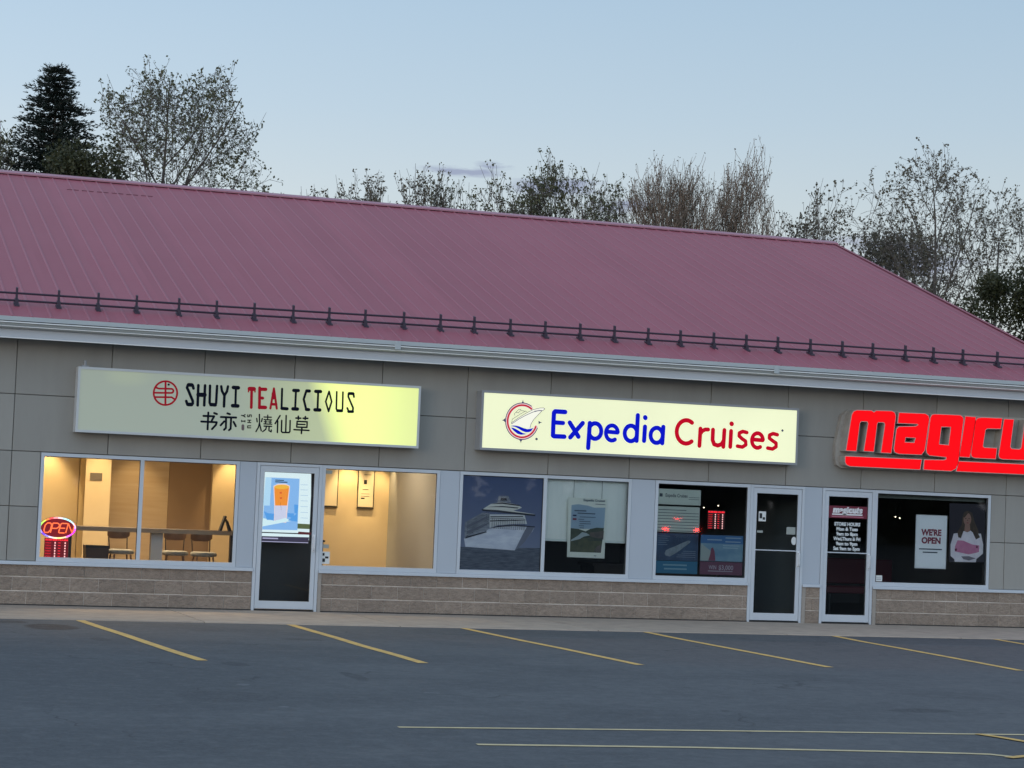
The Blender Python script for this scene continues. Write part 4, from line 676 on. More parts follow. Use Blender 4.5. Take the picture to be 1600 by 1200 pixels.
# framed pictures
for x0, x1, lab in ((3.80, 4.215, 'framed print on the lit wall, partly behind the tea shop door frame'), (4.54, 4.82, 'framed print on the lit wall, in the middle of the window right of the door')):
    p_ = root('wall_picture', ((x0 + x1) / 2, 3.19, 1.55), lab, 'picture', 'framed prints on the tea shop wall')
    build(MB().box(x0, x1, 3.165, 3.195, 1.50, 2.25), 'picture_frame', mat('black_frame', (.03, .025, .02), .5), p_)
    build(MB().face([(x0 + .012, 3.163, 1.53), (x1 - .016, 3.163, 1.53), (x1 - .016, 3.163, 2.24), (x0 + .012, 3.163, 2.24)]), 'print', mat('cream_print', (.66, .58, .42), .7), p_)
    m = MB()
    for (dx, z, w, h) in ((.1, 1.90, .05, .07), (.08, 1.81, .10, .008), (.06, 1.74, .14, .006), (.06, 1.70, .14, .006), (.06, 1.66, .06, .02), (.1, 2.05, .12, .008)):
        m.face([(x0 + dx, 3.161, z), (x0 + dx + w, 3.161, z), (x0 + dx + w, 3.161, z + h), (x0 + dx, 3.161, z + h)])
    build(m, 'ink_marks', M['dark'], p_)
# lit menu screen behind the door
def flat(mb, pts, y, mi=0): mb.face([(x, y, z) for x, z in pts], mi)
def print_layers(parent, data, mats, y, name='printed_shape', step=.0006):
    for i, (k, pts) in enumerate(data):
        m = MB(); flat(m, pts, y - i * step); build(m, name, mats[k], parent)
sc_ = root('menu_screen', (2.72, .34, 1.0), 'bright blue and white menu screen with an orange drink behind the tea shop door', 'screen')
build(MB().box(2.33, 3.12, .335, .40, .985, 2.05), 'screen_case', M['dark'], sc_)
m = MB(); flat(m, [(2.355, 1.03), (3.075, 1.03), (3.075, 2.035), (2.355, 2.035)], .330); build(m, 'display', emis('screen_white', (.80, .93, 1.0), 1.0), sc_)
TC = {'panel': emis('screen_blue', (.26, .50, .92)), 'pale': emis('screen_pale', (.50, .75, 1.0)), 'glow': emis('screen_glow', (1.0, .72, .70)), 'cup': emis('screen_orange', (1.0, .30, .03)), 'cuptop': emis('screen_amber', (1.0, .50, .05)),
      'red': emis('screen_red', (.8, .10, .02)), 'ice': emis('screen_ice', (.68, .68, .90)), 'dark': mat('screen_dark', (.02, .02, .04), .4), 'white': emis('screen_bright', (.72, .92, 1.0)), 'blue': emis('screen_deep_blue', (.10, .36, .85)),
      'row': emis('screen_row', (.52, .68, .86)), 'green': emis('screen_green', (.10, .13, .05)), 'maroon': emis('screen_maroon', (.10, .01, .015)), 'purple': emis('screen_purple', (.04, .03, .07)), 'white2': emis('screen_lilac', (.45, .42, .65))}
print_layers(sc_, TVD, TC, .3285, 'screen_graphic')
# stickers beside the tea shop door
def sticker(name, x0, x1, z0, z1, y, m, lab, marks=(), mm=None):
    s = root(name, ((x0 + x1) / 2, y, z0), lab, 'sticker')
    build(MB().face([(x0, y, z0), (x1, y, z0), (x1, y, z1), (x0, y, z1)]), 'sheet', m, s)
    if marks:
        q = MB()
        for a, b, c, d in marks: q.face([(a, y - .0006, c), (b, y - .0006, c), (b, y - .0006, d), (a, y - .0006, d)])
        build(q, 'print_marks', mm, s)
paper = mat('white_paper', (.68, .70, .68), .7); greyp = mat('grey_green_paper', (.33, .36, .33), .7)
sticker('window_sticker', 3.20, 3.32, .70, .88, .009, paper, 'white sticker with black marks low in the window right of the tea shop door', ((3.21, 3.25, .73, .78), (3.25, 3.30, .78, .81), (3.21, 3.24, .82, .86)), M['dark'])
sticker('window_sticker', 3.21, 3.30, .93, .985, .009, greyp, 'small grey sticker above the white one right of the tea shop door')
sticker('window_sticker', 3.20, 3.30, 2.02, 2.07, .009, greyp, 'pale sticker in the top left corner of the window right of the tea shop door')
sticker('door_sticker', 10.21, 10.335, 1.575, 1.73, .008, paper, 'white sticker with black symbol on the upper left of the middle door', ((10.225, 10.27, 1.62, 1.70), (10.28, 10.32, 1.60, 1.64)), M['dark'])
sticker('door_notice', 10.70, 10.855, 1.385, 1.50, .008, greyp, 'grey notice on the upper right of the middle door')
sd_ = root('door_decal', (10.845, .008, 1.23), 'round white decal just above the handle of the middle door', 'sticker')
build(MB().face([(10.835 + .045 * math.cos(t * math.pi / 8), .008, 1.285 + .065 * math.sin(t * math.pi / 8)) for t in range(16)]), 'sheet', paper, sd_)
sticker('door_sticker', 10.19, 10.29, 1.395, 1.43, .008, greyp, 'thin grey sticker on the left edge of the middle door')
sticker('window_sticker', 12.31, 12.42, .69, .785, .009, paper, 'small white sticker in the bottom left corner of the right-hand window', ((12.32, 12.40, .715, .722), (12.32, 12.40, .74, .747)), mat('grey_ink', (.2, .2, .25), .7))

# ------------------------------------------------------------------ neon OPEN sign + hours boards
op = root('open_sign', (-.63, .10, .94), 'oval neon sign reading OPEN in a rainbow ring, in the left window corner', 'neon sign')
m = MB(); n = 28; cx_, cz_, ax, az_ = -.630, 1.090, .262, .158
m.prism([(cx_ + ax * math.cos(2 * math.pi * k / n), cz_ + az_ * math.sin(2 * math.pi * k / n)) for k in range(n)], .08, .10)
build(m, 'sign_back', mat('dark_red_plastic', (.06, .004, .008), .4, emit=((.5, .004, .02), .35)), op)
RB = [(1, .12, .10), (1, .12, .10), (1, .45, .5), (.95, .8, .85), (.35, .85, 1), (.25, .75, 1), (.8, .8, 1), (1, .2, 1), (1, .03, 1), (.9, .05, 1), (1, .25, 1)]
def ringcol(a):   # a in degrees, counterclockwise from +x
    stops = [(0, (1, .45, 1)), (25, (1, .8, 1)), (45, (.3, .9, 1)), (65, (.45, .95, 1)), (85, (1, .7, .75)), (105, (1, .12, .14)), (125, (1, .04, .04)), (135, (.7, .9, .1)), (165, (.35, 1, .15)), (185, (.85, 1, .95)), (205, (.35, .2, 1)), (225, (.08, .02, 1)), (250, (.8, .7, .9)), (270, (1, .85, .35)), (290, (1, .8, .2)), (300, (1, .25, 1)), (330, (1, .02, .95)), (350, (1, .02, .9)), (360, (1, .45, 1))]
    for (a0, c0), (a1, c1) in zip(stops, stops[1:]):
        if a0 <= a <= a1: t_ = (a - a0) / (a1 - a0); return tuple(c0[i] * (1 - t_) + c1[i] * t_ for i in range(3))
    return (1, 1, 1)
nr = 24
for k in range(nr):
    a0, a1 = 360 * k / nr, 360 * (k + 1) / nr
    P = [(cx_ + .246 * math.cos(R(a0 + (a1 - a0) * q / 2)), .072, cz_ + .143 * math.sin(R(a0 + (a1 - a0) * q / 2))) for q in range(3)]
    build(MB().pathtube(P, .0115, 6), 'ring_light', emis('ring_light', ringcol((a0 + a1) / 2), 1.6), op)
nm = emis('orange_neon', (1, .16, .05), 1.5)
LET = {'O': [[(.10, 0), (.03, .25), (.03, .75), (.12, 1), (.28, 1), (.36, .75), (.36, .25), (.27, 0), (.10, 0)]], 'P': [[(0, 0), (0, 1), (.26, 1), (.36, .85), (.36, .6), (.26, .45), (0, .45)]],
       'E': [[(.34, 0), (.05, 0), (.02, .1), (.02, .9), (.06, 1), (.36, 1)], [(.02, .5), (.30, .5)]], 'N': [[(0, 0), (0, 1)], [(0, 1), (.34, 0)], [(.34, 0), (.34, 1)]]}
xx = -.835
for chn in 'OPEN':
    q = MB()
    for pl in LET[chn]: q.pathtube([(xx + u * .27 + w * .030, .070, 1.022 + w * .135) for u, w in pl], .0088, 5)
    build(q, 'neon_letter', nm, op); xx += .107
redled = emis('red_led', (1, .015, .03), 1.3); whiteled = emis('pale_red_led', (1, .50, .5), 1.3)
def hours(x0, x1, z0, z1, y, lab, rows, gl=.5):
    h = root('hours_sign', ((x0 + x1) / 2, y, z0), lab, 'led sign', 'red led opening-hours boards')
    build(MB().box(x0, x1, y, y + .02, z0, z1), 'board', mat('dark_led_board', (.015, .002, .003), .4, emit=((.25, 0, .008), gl)), h)
    w = x1 - x0; H = z1 - z0; q = MB(); q2 = MB()
    text(q, 'BUSINESS HOURS', x0 + .03 * w, z1 - H * .125, y - .002, H * .11, .94 * w, bold=.002)
    days = ['MONDAY', 'TUESDAY', 'WEDNESDAY', 'THURSDAY', 'FRIDAY', 'SATURDAY', 'SUNDAY'][:rows]; rh = H * .83 / rows
    for i, d in enumerate(days):
        z = z1 - H * .17 - (i + .78) * rh
        text(q, d, x0 + .04 * w, z, y - .002, rh * .62, w * .24)
        for c0 in (.44, .86):
            cxx = x0 + c0 * w
            q2.face([(cxx + .032 * w * math.cos(t_ * math.pi / 4), y - .002, z + rh * .28 + rh * .36 * math.sin(t_ * math.pi / 4)) for t_ in range(8)])
        for c0 in (.62,): q.face([(x0 + (c0 - .05) * w, y - .002, z + rh * .2), (x0 + (c0 + .05) * w, y - .002, z + rh * .15), (x0 + (c0 + .05) * w, y - .002, z + rh * .38), (x0 + (c0 - .05) * w, y - .002, z + rh * .43)])
    build(q, 'day_names', redled, h); build(q2, 'hour_digits', whiteled, h)
hours(-.80, -.465, .672, .945, .085, 'red led board of business hours under the oval OPEN sign', 6)
hours(9.365, 9.66, 1.425, 1.715, .07, 'red led board of business hours in the middle window above the blue beach poster', 7, .04)

# ------------------------------------------------------------------ lightbox signs
def letters(parent, data, m, y, name='letter'):
    for nm_, sts in data:
        q = MB(); yy = y
        for w, pts in sts: q.stroke(pts, w, yy); yy -= .00012 * 0 + .0001; yy += .00012 * len(pts) * 0
        build(q, name, m, parent)
def strokes_obj(parent, data, m, y, name, wk=1.0):
    for nm_, sts in data:
        q = MB(); k0 = 0
        for w, pts in sts:
            q.stroke(pts, w * wk, y + k0 * .00004, step=.00004); k0 += len(pts)
        build(q, name, m, parent)
def lightbox(x0, x1, z0, z1, yf, facem, lab, framem):
    s = root('lightbox_sign', ((x0 + x1) / 2, -.013, z0), lab, 'sign')
    build(MB().box(x0 + .002, x1 - .002, yf + .012, -.013, z0 + .002, z1 - .002), 'cabinet', M['sidem'] if 'sidem' in M else framem, s)
    f = MB(); t_ = .035
    f.box(x0, x1, yf, yf + .03, z1 - t_, z1).box(x0, x1, yf, yf + .03, z0, z0 + t_).box(x0, x0 + t_, yf + .001, yf + .03, z0 + t_, z1 - t_).box(x1 - t_, x1, yf + .001, yf + .03, z0 + t_, z1 - t_)
    build(f, 'frame', framem, s)
    build(MB().face([(x0 + t_, yf + .006, z0 + t_), (x1 - t_, yf + .006, z0 + t_), (x1 - t_, yf + .006, z1 - t_), (x0 + t_, yf + .006, z1 - t_)]), 'face_panel', facem, s)
    return s
def face_partly():
    """acrylic face whose tubes only burn at the right-hand end"""
    m = mat('half_lit_acrylic', (.50, .53, .49), .35, spec=.2); nt = m.node_tree; b = nt.nodes['Principled BSDF']; nn = nt.nodes.new; lk = nt.links.new
    tc = nn('ShaderNodeTexCoord'); sp = nn('ShaderNodeSeparateXYZ'); lk(tc.outputs['Object'], sp.inputs[0])
    def mr(v, a, c, lo=0., hi=1.):
        n = nn('ShaderNodeMapRange'); n.interpolation_type = 'SMOOTHSTEP'; lk(v, n.inputs['Value'])
        for k, x in zip(('From Min', 'From Max', 'To Min', 'To Max'), (a, c, lo, hi)): n.inputs[k].default_value = x
        return n.outputs[0]
    def ma(op, a, c):
        n = nn('ShaderNodeMath'); n.operation = op
        for i, v in enumerate((a, c)):
            if isinstance(v, (int, float)): n.inputs[i].default_value = v
            else: lk(v, n.inputs[i])
        return n.outputs[0]
    x, z = sp.outputs[0], sp.outputs[2]     # x from the sign's middle (2.0), z from its lower edge
    lit = mr(ma('ADD', x, ma('MULTIPLY', z, .35)), .85, 1.55)
    end = mr(x, 2.5, 1.7, .75, 1.0)
    tip = ma('MULTIPLY', ma('MULTIPLY', mr(x, -2.6, -1.9), mr(x, -.9, -1.8)), mr(z, .45, .8, 0, .13))
    mid = ma('ADD', ma('MULTIPLY', mr(x, -.6, 1.2), .20), .085)
    f = ma('MAXIMUM', ma('MULTIPLY', lit, end), ma('MAXIMUM', tip, mid))
    b.inputs['Emission Color'].default_value = (.84, .93, .10, 1)
    lk(ma('MULTIPLY', f, .9), b.inputs['Emission Strength']); return m
M['signframe'] = mat('pale_sign_frame', (.55, .57, .57), .4); M['signframe2'] = mat('grey_sign_frame', (.30, .31, .32), .4)
navy = mat('navy_vinyl', (.004, .006, .016), .7, spec=.1); redv = mat('red_vinyl', (.32, .006, .018), .7, spec=.1, emit=((.35, .008, .02), .25))
s1 = lightbox(-.500, 4.520, 2.450, 3.370, -.27, face_partly(), 'half-lit long sign reading SHUYI TEALICIOUS over the tea shop', M['signframe'])
SY = -.2665
strokes_obj(s1, NAVY, navy, SY, 'letter', 1.12); strokes_obj(s1, RED, redv, SY, 'letter', 1.12); strokes_obj(s1, LOGO, redv, SY, 'emblem'); strokes_obj(s1, DOT, navy, SY - .0015, 'emblem_dot')
strokes_obj(s1, CJK, navy, SY, 'character', 1.3); strokes_obj(s1, SEAL, mat('brown_grey_vinyl', (.16, .11, .11), .5), SY, 'seal')
bolt = MB().tube((-.40, -.20, 3.37), (-.40, -.20, 3.46), .02, .02, 8).box(-.45, -.35, -.23, -.013, 3.372, 3.392)
build(bolt, 'mounting_bracket', M['signframe2'], s1)
cream = mat('lit_cream_acrylic', (.42, .42, .36), .35, emit=((.86, .90, .52), .8))
nt = cream.node_tree; b = nt.nodes['Principled BSDF']; tcn = nt.nodes.new('ShaderNodeTexCoord'); nzn = nt.nodes.new('ShaderNodeTexNoise'); nzn.inputs['Scale'].default_value = .8; nzn.inputs['Detail'].default_value = 1
nt.links.new(tcn.outputs['Object'], nzn.inputs['Vector']); mrn = nt.nodes.new('ShaderNodeMapRange'); mrn.inputs['From Min'].default_value = .3; mrn.inputs['From Max'].default_value = .7; mrn.inputs['To Min'].default_value = .8 * .93; mrn.inputs['To Max'].default_value = .8 * 1.04
nt.links.new(nzn.outputs['Fac'], mrn.inputs['Value']); nt.links.new(mrn.outputs[0], b.inputs['Emission Strength'])
s2 = lightbox(5.470, 10.710, 2.475, 3.365, -.27, cream, 'evenly lit cream sign reading Expedia Cruises between the other two signs', M['signframe2'])
blue = mat('blue_vinyl', (.003, .008, .42), .7, spec=.05, emit=((.001, .006, .55), .55)); redc = mat('crimson_vinyl', (.5, .003, .02), .7, spec=.05, emit=((.55, .001, .015), .5))
strokes_obj(s2, EXP, blue, SY, 'letter', 1.1); strokes_obj(s2, CRU, redc, SY, 'letter', 1.1)
nvb = mat('navy_blue_vinyl', (.010, .012, .16), .45); pinkv = emis('pink_acrylic', (.85, .58, .62), .9); whv = emis('pale_acrylic', (.95, .96, .84), .95); gv = mat('grey_line_vinyl', (.12, .12, .17), .5)
strokes_obj(s2, RINGP, pinkv, SY, 'compass_ring'); strokes_obj(s2, RINGB, nvb, SY - .0018, 'compass_ring'); strokes_obj(s2, RINGR, redc, SY - .0036, 'compass_ring')
for pl in SPIKE: m = MB(); flat(m, pl, SY - .001); build(m, 'compass_point', nvb, s2)
for pl in WAVE: m = MB(); flat(m, pl, SY - .001); build(m, 'wave', blue, s2)
for pl in SHIP: m = MB(); flat(m, pl, SY - .0055); build(m, 'ship_emblem', whv, s2)
strokes_obj(s2, SHIPL, gv, SY - .0090, 'ship_outline')
for pl in SHIPD: m = MB(); flat(m, pl, SY - .0092); build(m, 'ship_deck', nvb, s2)
strokes_obj(s2, REG, gv, SY, 'register_mark'); m = MB(); m.face([(10.435 + .02 * math.cos(t * math.pi / 4), SY, 3.005 + .02 * math.sin(t * math.pi / 4)) for t in range(8)]); build(m, 'register_mark', gv, s2)

# ------------------------------------------------------------------ red channel-letter sign
s3 = root('channel_letter_sign', (13.3, -.013, 2.55), 'glowing red block letters reading magicuts with a red bar beneath', 'sign')
redf = mat('lit_red_acrylic', (.30, .004, .004), .7, spec=.1, emit=((1.0, .0005, .006), .88)); ret = mat('cream_letter_return', (.42, .39, .34), .5, 0, noise=(5, (.28, .25, .22), .8, (1, 1, 1)))
edge = mat('pale_pink_trim', (.60, .40, .36), .5)
def tess(poly, holes):
    from mathutils.geometry import tessellate_polygon
    loops = [[Vector((x, z, 0)) for x, z in poly]] + [[Vector((x, z, 0)) for x, z in h] for h in holes]
    flatv = [v for l in loops for v in l]; return flatv, tessellate_polygon(loops), loops
def grow(poly, d):
    n = len(poly); A = sum(poly[i][0] * poly[(i + 1) % n][1] - poly[(i + 1) % n][0] * poly[i][1] for i in range(n)); s = 1 if A > 0 else -1; o = []
    for i in range(n):
        p0, p1, p2 = Vector(poly[i - 1]), Vector(poly[i]), Vector(poly[(i + 1) % n]); e1 = (p1 - p0).normalized(); e2 = (p2 - p1).normalized()
        n1 = Vector((e1.y, -e1.x)) * s; n2 = Vector((e2.y, -e2.x)) * s; b_2 = (n1 + n2); b_2 = b_2.normalized() if b_2.length > 1e-4 else n1
        k_ = min(1.6, 1 / max(.4, b_2.dot(n1))); q = p1 + b_2 * d * k_; o.append((q.x, q.y))
    return o
def chan(poly, holes, yf, name):
    g_ = grow(poly, .011); hg = [grow(h, -.011) for h in holes]
    q = MB(); fv, tri, _ = tess(poly, holes)
    for t_ in tri:
        P = [(fv[i].x, yf - .004, fv[i].y) for i in t_]
        nrm = (Vector(P[1]) - Vector(P[0])).cross(Vector(P[2]) - Vector(P[0]))
        q.face(P if nrm.y < 0 else P[::-1], 0)
    fv, tri, _ = tess(g_, hg)
    for t_ in tri:
        P = [(fv[i].x, yf, fv[i].y) for i in t_]; nrm = (Vector(P[1]) - Vector(P[0])).cross(Vector(P[2]) - Vector(P[0])); q.face(P if nrm.y < 0 else P[::-1], 1)
    for l in [g_] + hg:
        for a, b2 in zip(l, l[1:] + l[:1]): q.face([(a[0], yf, a[1]), (b2[0], yf, b2[1]), (b2[0], -.10, b2[1]), (a[0], -.10, a[1])], 2)
    build(q, name, [redf, edge, ret], s3)
tx = max(x for x, z in MAG['u']) + .05
MAG['t'] = [(tx + a, b) for a, b in ((0, 3.40), (.16, 3.40), (.16, 3.34), (.32, 3.34), (.32, 3.21), (.16, 3.21), (.16, 2.90), (.32, 2.89), (.32, 2.75), (.05, 2.75), (0, 2.80))]
MAG['s'] = [(tx + .37 + a, b) for a, b in ((0, 3.34), (.38, 3.34), (.38, 3.21), (.15, 3.21), (.15, 3.12), (.38, 3.12), (.38, 2.75), (0, 2.75), (0, 2.88), (.23, 2.88), (.23, 2.99), (0, 2.99))]
for k_, pl in MAG.items():
    chan(pl, [MAGH[k_]] if k_ in MAGH else [], -.30, 'channel_letter')
bars_ = list(MUL)
ux = bars_[1]; ux = [ux[0], (tx + .75, ux[1][1]), (tx + .75, ux[2][1]), ux[3]]
chan(bars_[0], [], -.30, 'underline_bar'); chan(ux, [], -.30, 'underline_bar')
bk = [p_ for p_ in MBACK if p_[0] < 15.0]; bk = MBACK[:7] + [(tx + .80, MBACK[7][1])] + [(tx + .80, MBACK[8][1])] + MBACK[9:]
build(MB().prism(bk, -.105, -.013), 'back_box', ret, s3)

# ------------------------------------------------------------------ posters in the agency windows
def Q(n, c, r=.6): return mat('print_' + n, c, r)
SHM = {'sea': mat('print_dark_sea', (.055, .072, .11), .5, 0, noise=(7, (.17, .20, .25), .9, (1, 1, 9))), 'hull': mat('print_hull', (.74, .77, .82), .6, 0, noise=(5, (.48, .52, .62), .8, (1, 1, 3))), 'shade': Q('hull_shade', (.19, .21, .27)), 'side': mat('print_side_decks', (.38, .41, .46), .6, 0, noise=(16, (.12, .14, .18), .9, (1, 1, 3))),
       'deck': Q('deck', (.70, .72, .72)), 'top': Q('top_deck', (.74, .74, .68)), 'dark': Q('dark_stripe', (.035, .04, .06))}
p3 = root('cruise_ship_poster', (5.95, .045, .68), 'large window poster of a white cruise ship on a dark blue sea', 'poster')
skym = mat('print_dusk_sky', (.050, .075, .16), .6); nt = skym.node_tree; b = nt.nodes['Principled BSDF']
tcn = nt.nodes.new('ShaderNodeTexCoord'); spn = nt.nodes.new('ShaderNodeSeparateXYZ'); nt.links.new(tcn.outputs['Object'], spn.inputs[0])
mrn = nt.nodes.new('ShaderNodeMapRange'); mrn.inputs['From Min'].default_value = .3; mrn.inputs['From Max'].default_value = 1.4; nt.links.new(spn.outputs[2], mrn.inputs['Value'])
mxn = nt.nodes.new('ShaderNodeMix'); mxn.data_type = 'RGBA'; mxn.inputs['A'].default_value = (.22, .26, .37, 1); mxn.inputs['B'].default_value = (.085, .125, .25, 1); nt.links.new(mrn.outputs[0], mxn.inputs['Factor']); nt.links.new(mxn.outputs['Result'], b.inputs['Base Color'])
build(MB().face([(5.30, .024, .67), (6.61, .024, .67), (6.61, .024, 2.10), (5.30, .024, 2.10)]), 'poster_sheet', skym, p3)
print_layers(p3, SHP, SHM, .0232, 'printed_shape', .0005)
m = MB()
for j in range(9):
    for k_ in range(16): x_ = 5.80 + k_ * .034; z_ = 1.455 - j * .018 - (k_ * .0006); m.face([(x_, .0138, z_), (x_ + .017, .0138, z_), (x_ + .017, .0138, z_ + .007), (x_, .0138, z_ + .007)])
for j in range(7):
    for k_ in range(13): x_ = 5.42 + k_ * .026; z_ = 1.185 + k_ * .016 + j * .030; m.face([(x_, .0138, z_), (x_ + .012, .0138, z_ + .006), (x_ + .012, .0138, z_ + .015), (x_, .0138, z_ + .009)])
tag(build(m, 'cabin_windows', SHM['dark'], p3), kind='stuff')
bl = root('roller_blind', (7.35, .24, 1.15), 'pale roller blind pulled two thirds down behind the hanging scenic poster', 'blind')
bm = MB(); nb = 18
for i in range(nb):
    a = 6.64 + 1.36 * i / nb; b2 = 6.64 + 1.36 * (i + 1) / nb; ya = .085 + .006 * math.sin(i * 1.9); yb = .085 + .006 * math.sin((i + 1) * 1.9)
    bm.face([(a, ya, 1.165), (b2, yb, 1.165), (b2, yb, 2.13), (a, ya, 2.13)])
build(bm, 'blind_sheet', mat('pale_green_blind', (.86, .90, .84), .8, 0, noise=(1.5, (.76, .82, .78), .8, (2, 1, .5)), bump=(4, .3, .03)), bl)
build(MB().box(6.64, 8.00, .072, .078, 1.150, 1.185), 'bottom_bar', mat('pale_bar', (.72, .80, .76), .5), bl)
sp_ = root('scenic_poster', (7.34, .10, .90), 'framed coastal landscape poster hanging in front of the pale blind', 'poster')
PM = {'frame': mat('print_frame_white', (.74, .78, .70), .6), 'sky': Q('pale_blue', (.32, .44, .54)), 'hill': mat('print_dark_hills', (.035, .055, .045), .6, 0, noise=(9, (.08, .10, .07), .9, (1, 1, 1))), 'brown': mat('print_brown_shore', (.13, .11, .10), .6, 0, noise=(12, (.06, .06, .06), .9, (1, 1, 1))), 'river': Q('river', (.38, .46, .48)),
      'olive': mat('print_olive_slope', (.10, .11, .06), .6, 0, noise=(10, (.045, .06, .04), .9, (1, 1, 1))), 'text': Q('text_grey', (.09, .13, .18)), 'navy': Q('navy', (.02, .03, .10)), 'maroon': Q('maroon', (.25, .03, .06))}
print_layers(sp_, POS, PM, .035)
m = MB(); text(m, 'Expedia Cruises', 7.62, 1.775, .025, .05, .35, bold=.001, align='RIGHT'); build(m, 'poster_text', PM['text'], sp_)
build(MB().tube((7.11, .038, 1.81), (7.11, .038, 2.09), .003, .003, 5).tube((7.57, .038, 1.81), (7.57, .038, 2.09), .003, .003, 5), 'hanging_cord', M['metaldark'], sp_)
# --- middle window: four posters
def rect(mb, x0, x1, z0, z1, y, mi=0): mb.face([(x0, y, z0), (x1, y, z0), (x1, y, z1), (x0, y, z1)], mi)
YP = .022
gt_ = mat('pale_green_poster', (.56, .62, .55), .6, 0, noise=(2, (.46, .52, .47), .8, (1, 1, 1))); ink = mat('dark_ink', (.05, .07, .09), .6); inkl = mat('faded_ink', (.13, .17, .18), .6)
pa = root('header_poster', (8.86, YP, 1.78), 'pale poster headed Expedia Cruises, topmost at the left of the middle window', 'poster')
m = MB(); rect(m, 8.49, 9.215, 1.778, 2.018, YP); build(m, 'poster_sheet', gt_, pa)
m = MB(); text(m, 'Expedia Cruises', 8.62, 1.895, YP - .001, .075, .37, bold=.001); rect(m, 8.52, 8.57, 1.895, 1.945, YP - .001); build(m, 'poster_text', ink, pa)
m = MB(); rect(m, 9.01, 9.19, 1.895, 1.902, YP - .001); rect(m, 9.01, 9.19, 1.865, 1.872, YP - .001); build(m, 'fine_print', inkl, pa)
pb = root('price_list', (8.86, YP, 1.36), 'pale list of ruled rows below the poster headed Expedia Cruises', 'poster')
m = MB(); rect(m, 8.49, 9.205, 1.355, 1.750, YP); build(m, 'poster_sheet', gt_, pb)
m = MB()
for i in range(7): rect(m, 8.505, 9.19, 1.645 - i * .046, 1.653 - i * .046, YP - .001)
rect(m, 8.51, 8.98, 1.690, 1.700, YP - .001)
build(m, 'ruled_lines', ink, pb)
pc = root('ship_offer_poster', (8.86, YP, .71), 'dark blue poster of a ship above a teal strip, lower left of middle window', 'poster')
m = MB(); rect(m, 8.49, 9.20, .915, 1.335, YP); build(m, 'poster_sheet', mat('print_deep_blue', (.025, .05, .10), .6, 0, noise=(3, (.06, .12, .22), .9, (1, 1, 1))), pc)
m = MB(); m.face([(x, YP - .001, z) for x, z in ((8.66, .985), (8.64, 1.02), (8.66, 1.07), (8.72, 1.10), (8.80, 1.13), (8.95, 1.20), (9.03, 1.23), (9.07, 1.225), (9.06, 1.20), (8.98, 1.14), (8.86, 1.05), (8.73, .975))]); build(m, 'ship_print', mat('print_ship_grey', (.27, .34, .38), .6, 0, noise=(14, (.14, .18, .2), .9, (1, 1, 1))), pc)
m = MB()
for i, (a, b2) in enumerate(((8.52, 8.72), (8.52, 8.68), (8.52, 8.70), (8.52, 8.66), (8.52, 8.68))): rect(m, a, b2, 1.285 - i * .033, 1.291 - i * .033, YP - .001)
for i, (a, b2) in enumerate(((8.95, 9.16), (8.92, 9.16), (8.86, 9.16), (8.84, 9.16))): rect(m, a, b2, 1.06 - i * .030, 1.066 - i * .030, YP - .001)
build(m, 'fine_print', Q('pale_blue_ink', (.22, .30, .36)), pc)
m = MB(); rect(m, 8.49, 9.20, .715, .908, YP); build(m, 'teal_strip', Q('teal', (.025, .16, .27)), pc)
m = MB(); rect(m, 8.62, 9.02, .835, .857, YP - .001); rect(m, 8.64, 9.02, .775, .797, YP - .001); build(m, 'strip_lettering', Q('pale_teal', (.20, .36, .42)), pc)
pd = root('beach_offer_poster', (9.6, YP, .72), 'light blue sea poster with a maroon strip, lower right of the middle window', 'poster')
m = MB(); rect(m, 9.24, 9.965, .925, 1.330, YP); build(m, 'poster_sheet', mat('print_sea_blue', (.12, .25, .36), .6, 0, noise=(2.2, (.26, .40, .46), .9, (1, 1, 2))), pd)
m = MB(); rect(m, 9.24, 9.965, 1.20, 1.328, YP - .0005); build(m, 'upper_sky', Q('blue_sky', (.05, .16, .34)), pd)
m = MB(); m.face([(x, YP - .001, z) for x, z in ((9.245, .93), (9.245, 1.20), (9.30, 1.16), (9.42, 1.08), (9.50, .93))]); build(m, 'white_cliff', Q('pale_shore', (.34, .40, .38)), pd)
m = MB(); m.face([(x, YP - .0016, z) for x, z in ((9.38, .93), (9.50, .93), (9.49, 1.02), (9.48, 1.08), (9.45, 1.14), (9.42, 1.12), (9.41, 1.04))]); build(m, 'figure_print', M['maroon'], pd)
m = MB()
for z, a, b2 in ((1.285, 9.66, 9.93), (1.25, 9.35, 9.60), (1.225, 9.66, 9.92), (1.165, 9.62, 9.90), (1.13, 9.62, 9.88)): rect(m, a, b2, z, z + .014, YP - .002)
build(m, 'poster_lettering', Q('pale_lettering', (.34, .46, .52)), pd)
m = MB(); rect(m, 9.24, 9.965, .715, .915, YP); build(m, 'maroon_strip', Q('plum', (.15, .055, .095)), pd)
m = MB(); rect(m, 9.38, 9.80, .765, .778, YP - .001); text(m, 'WIN', 9.39, .80, YP - .001, .085, .13, bold=.002); text(m, '$3,000', 9.56, .795, YP - .001, .10, .25, bold=.002); build(m, 'strip_lettering', Q('pale_plum', (.36, .33, .38)), pd)
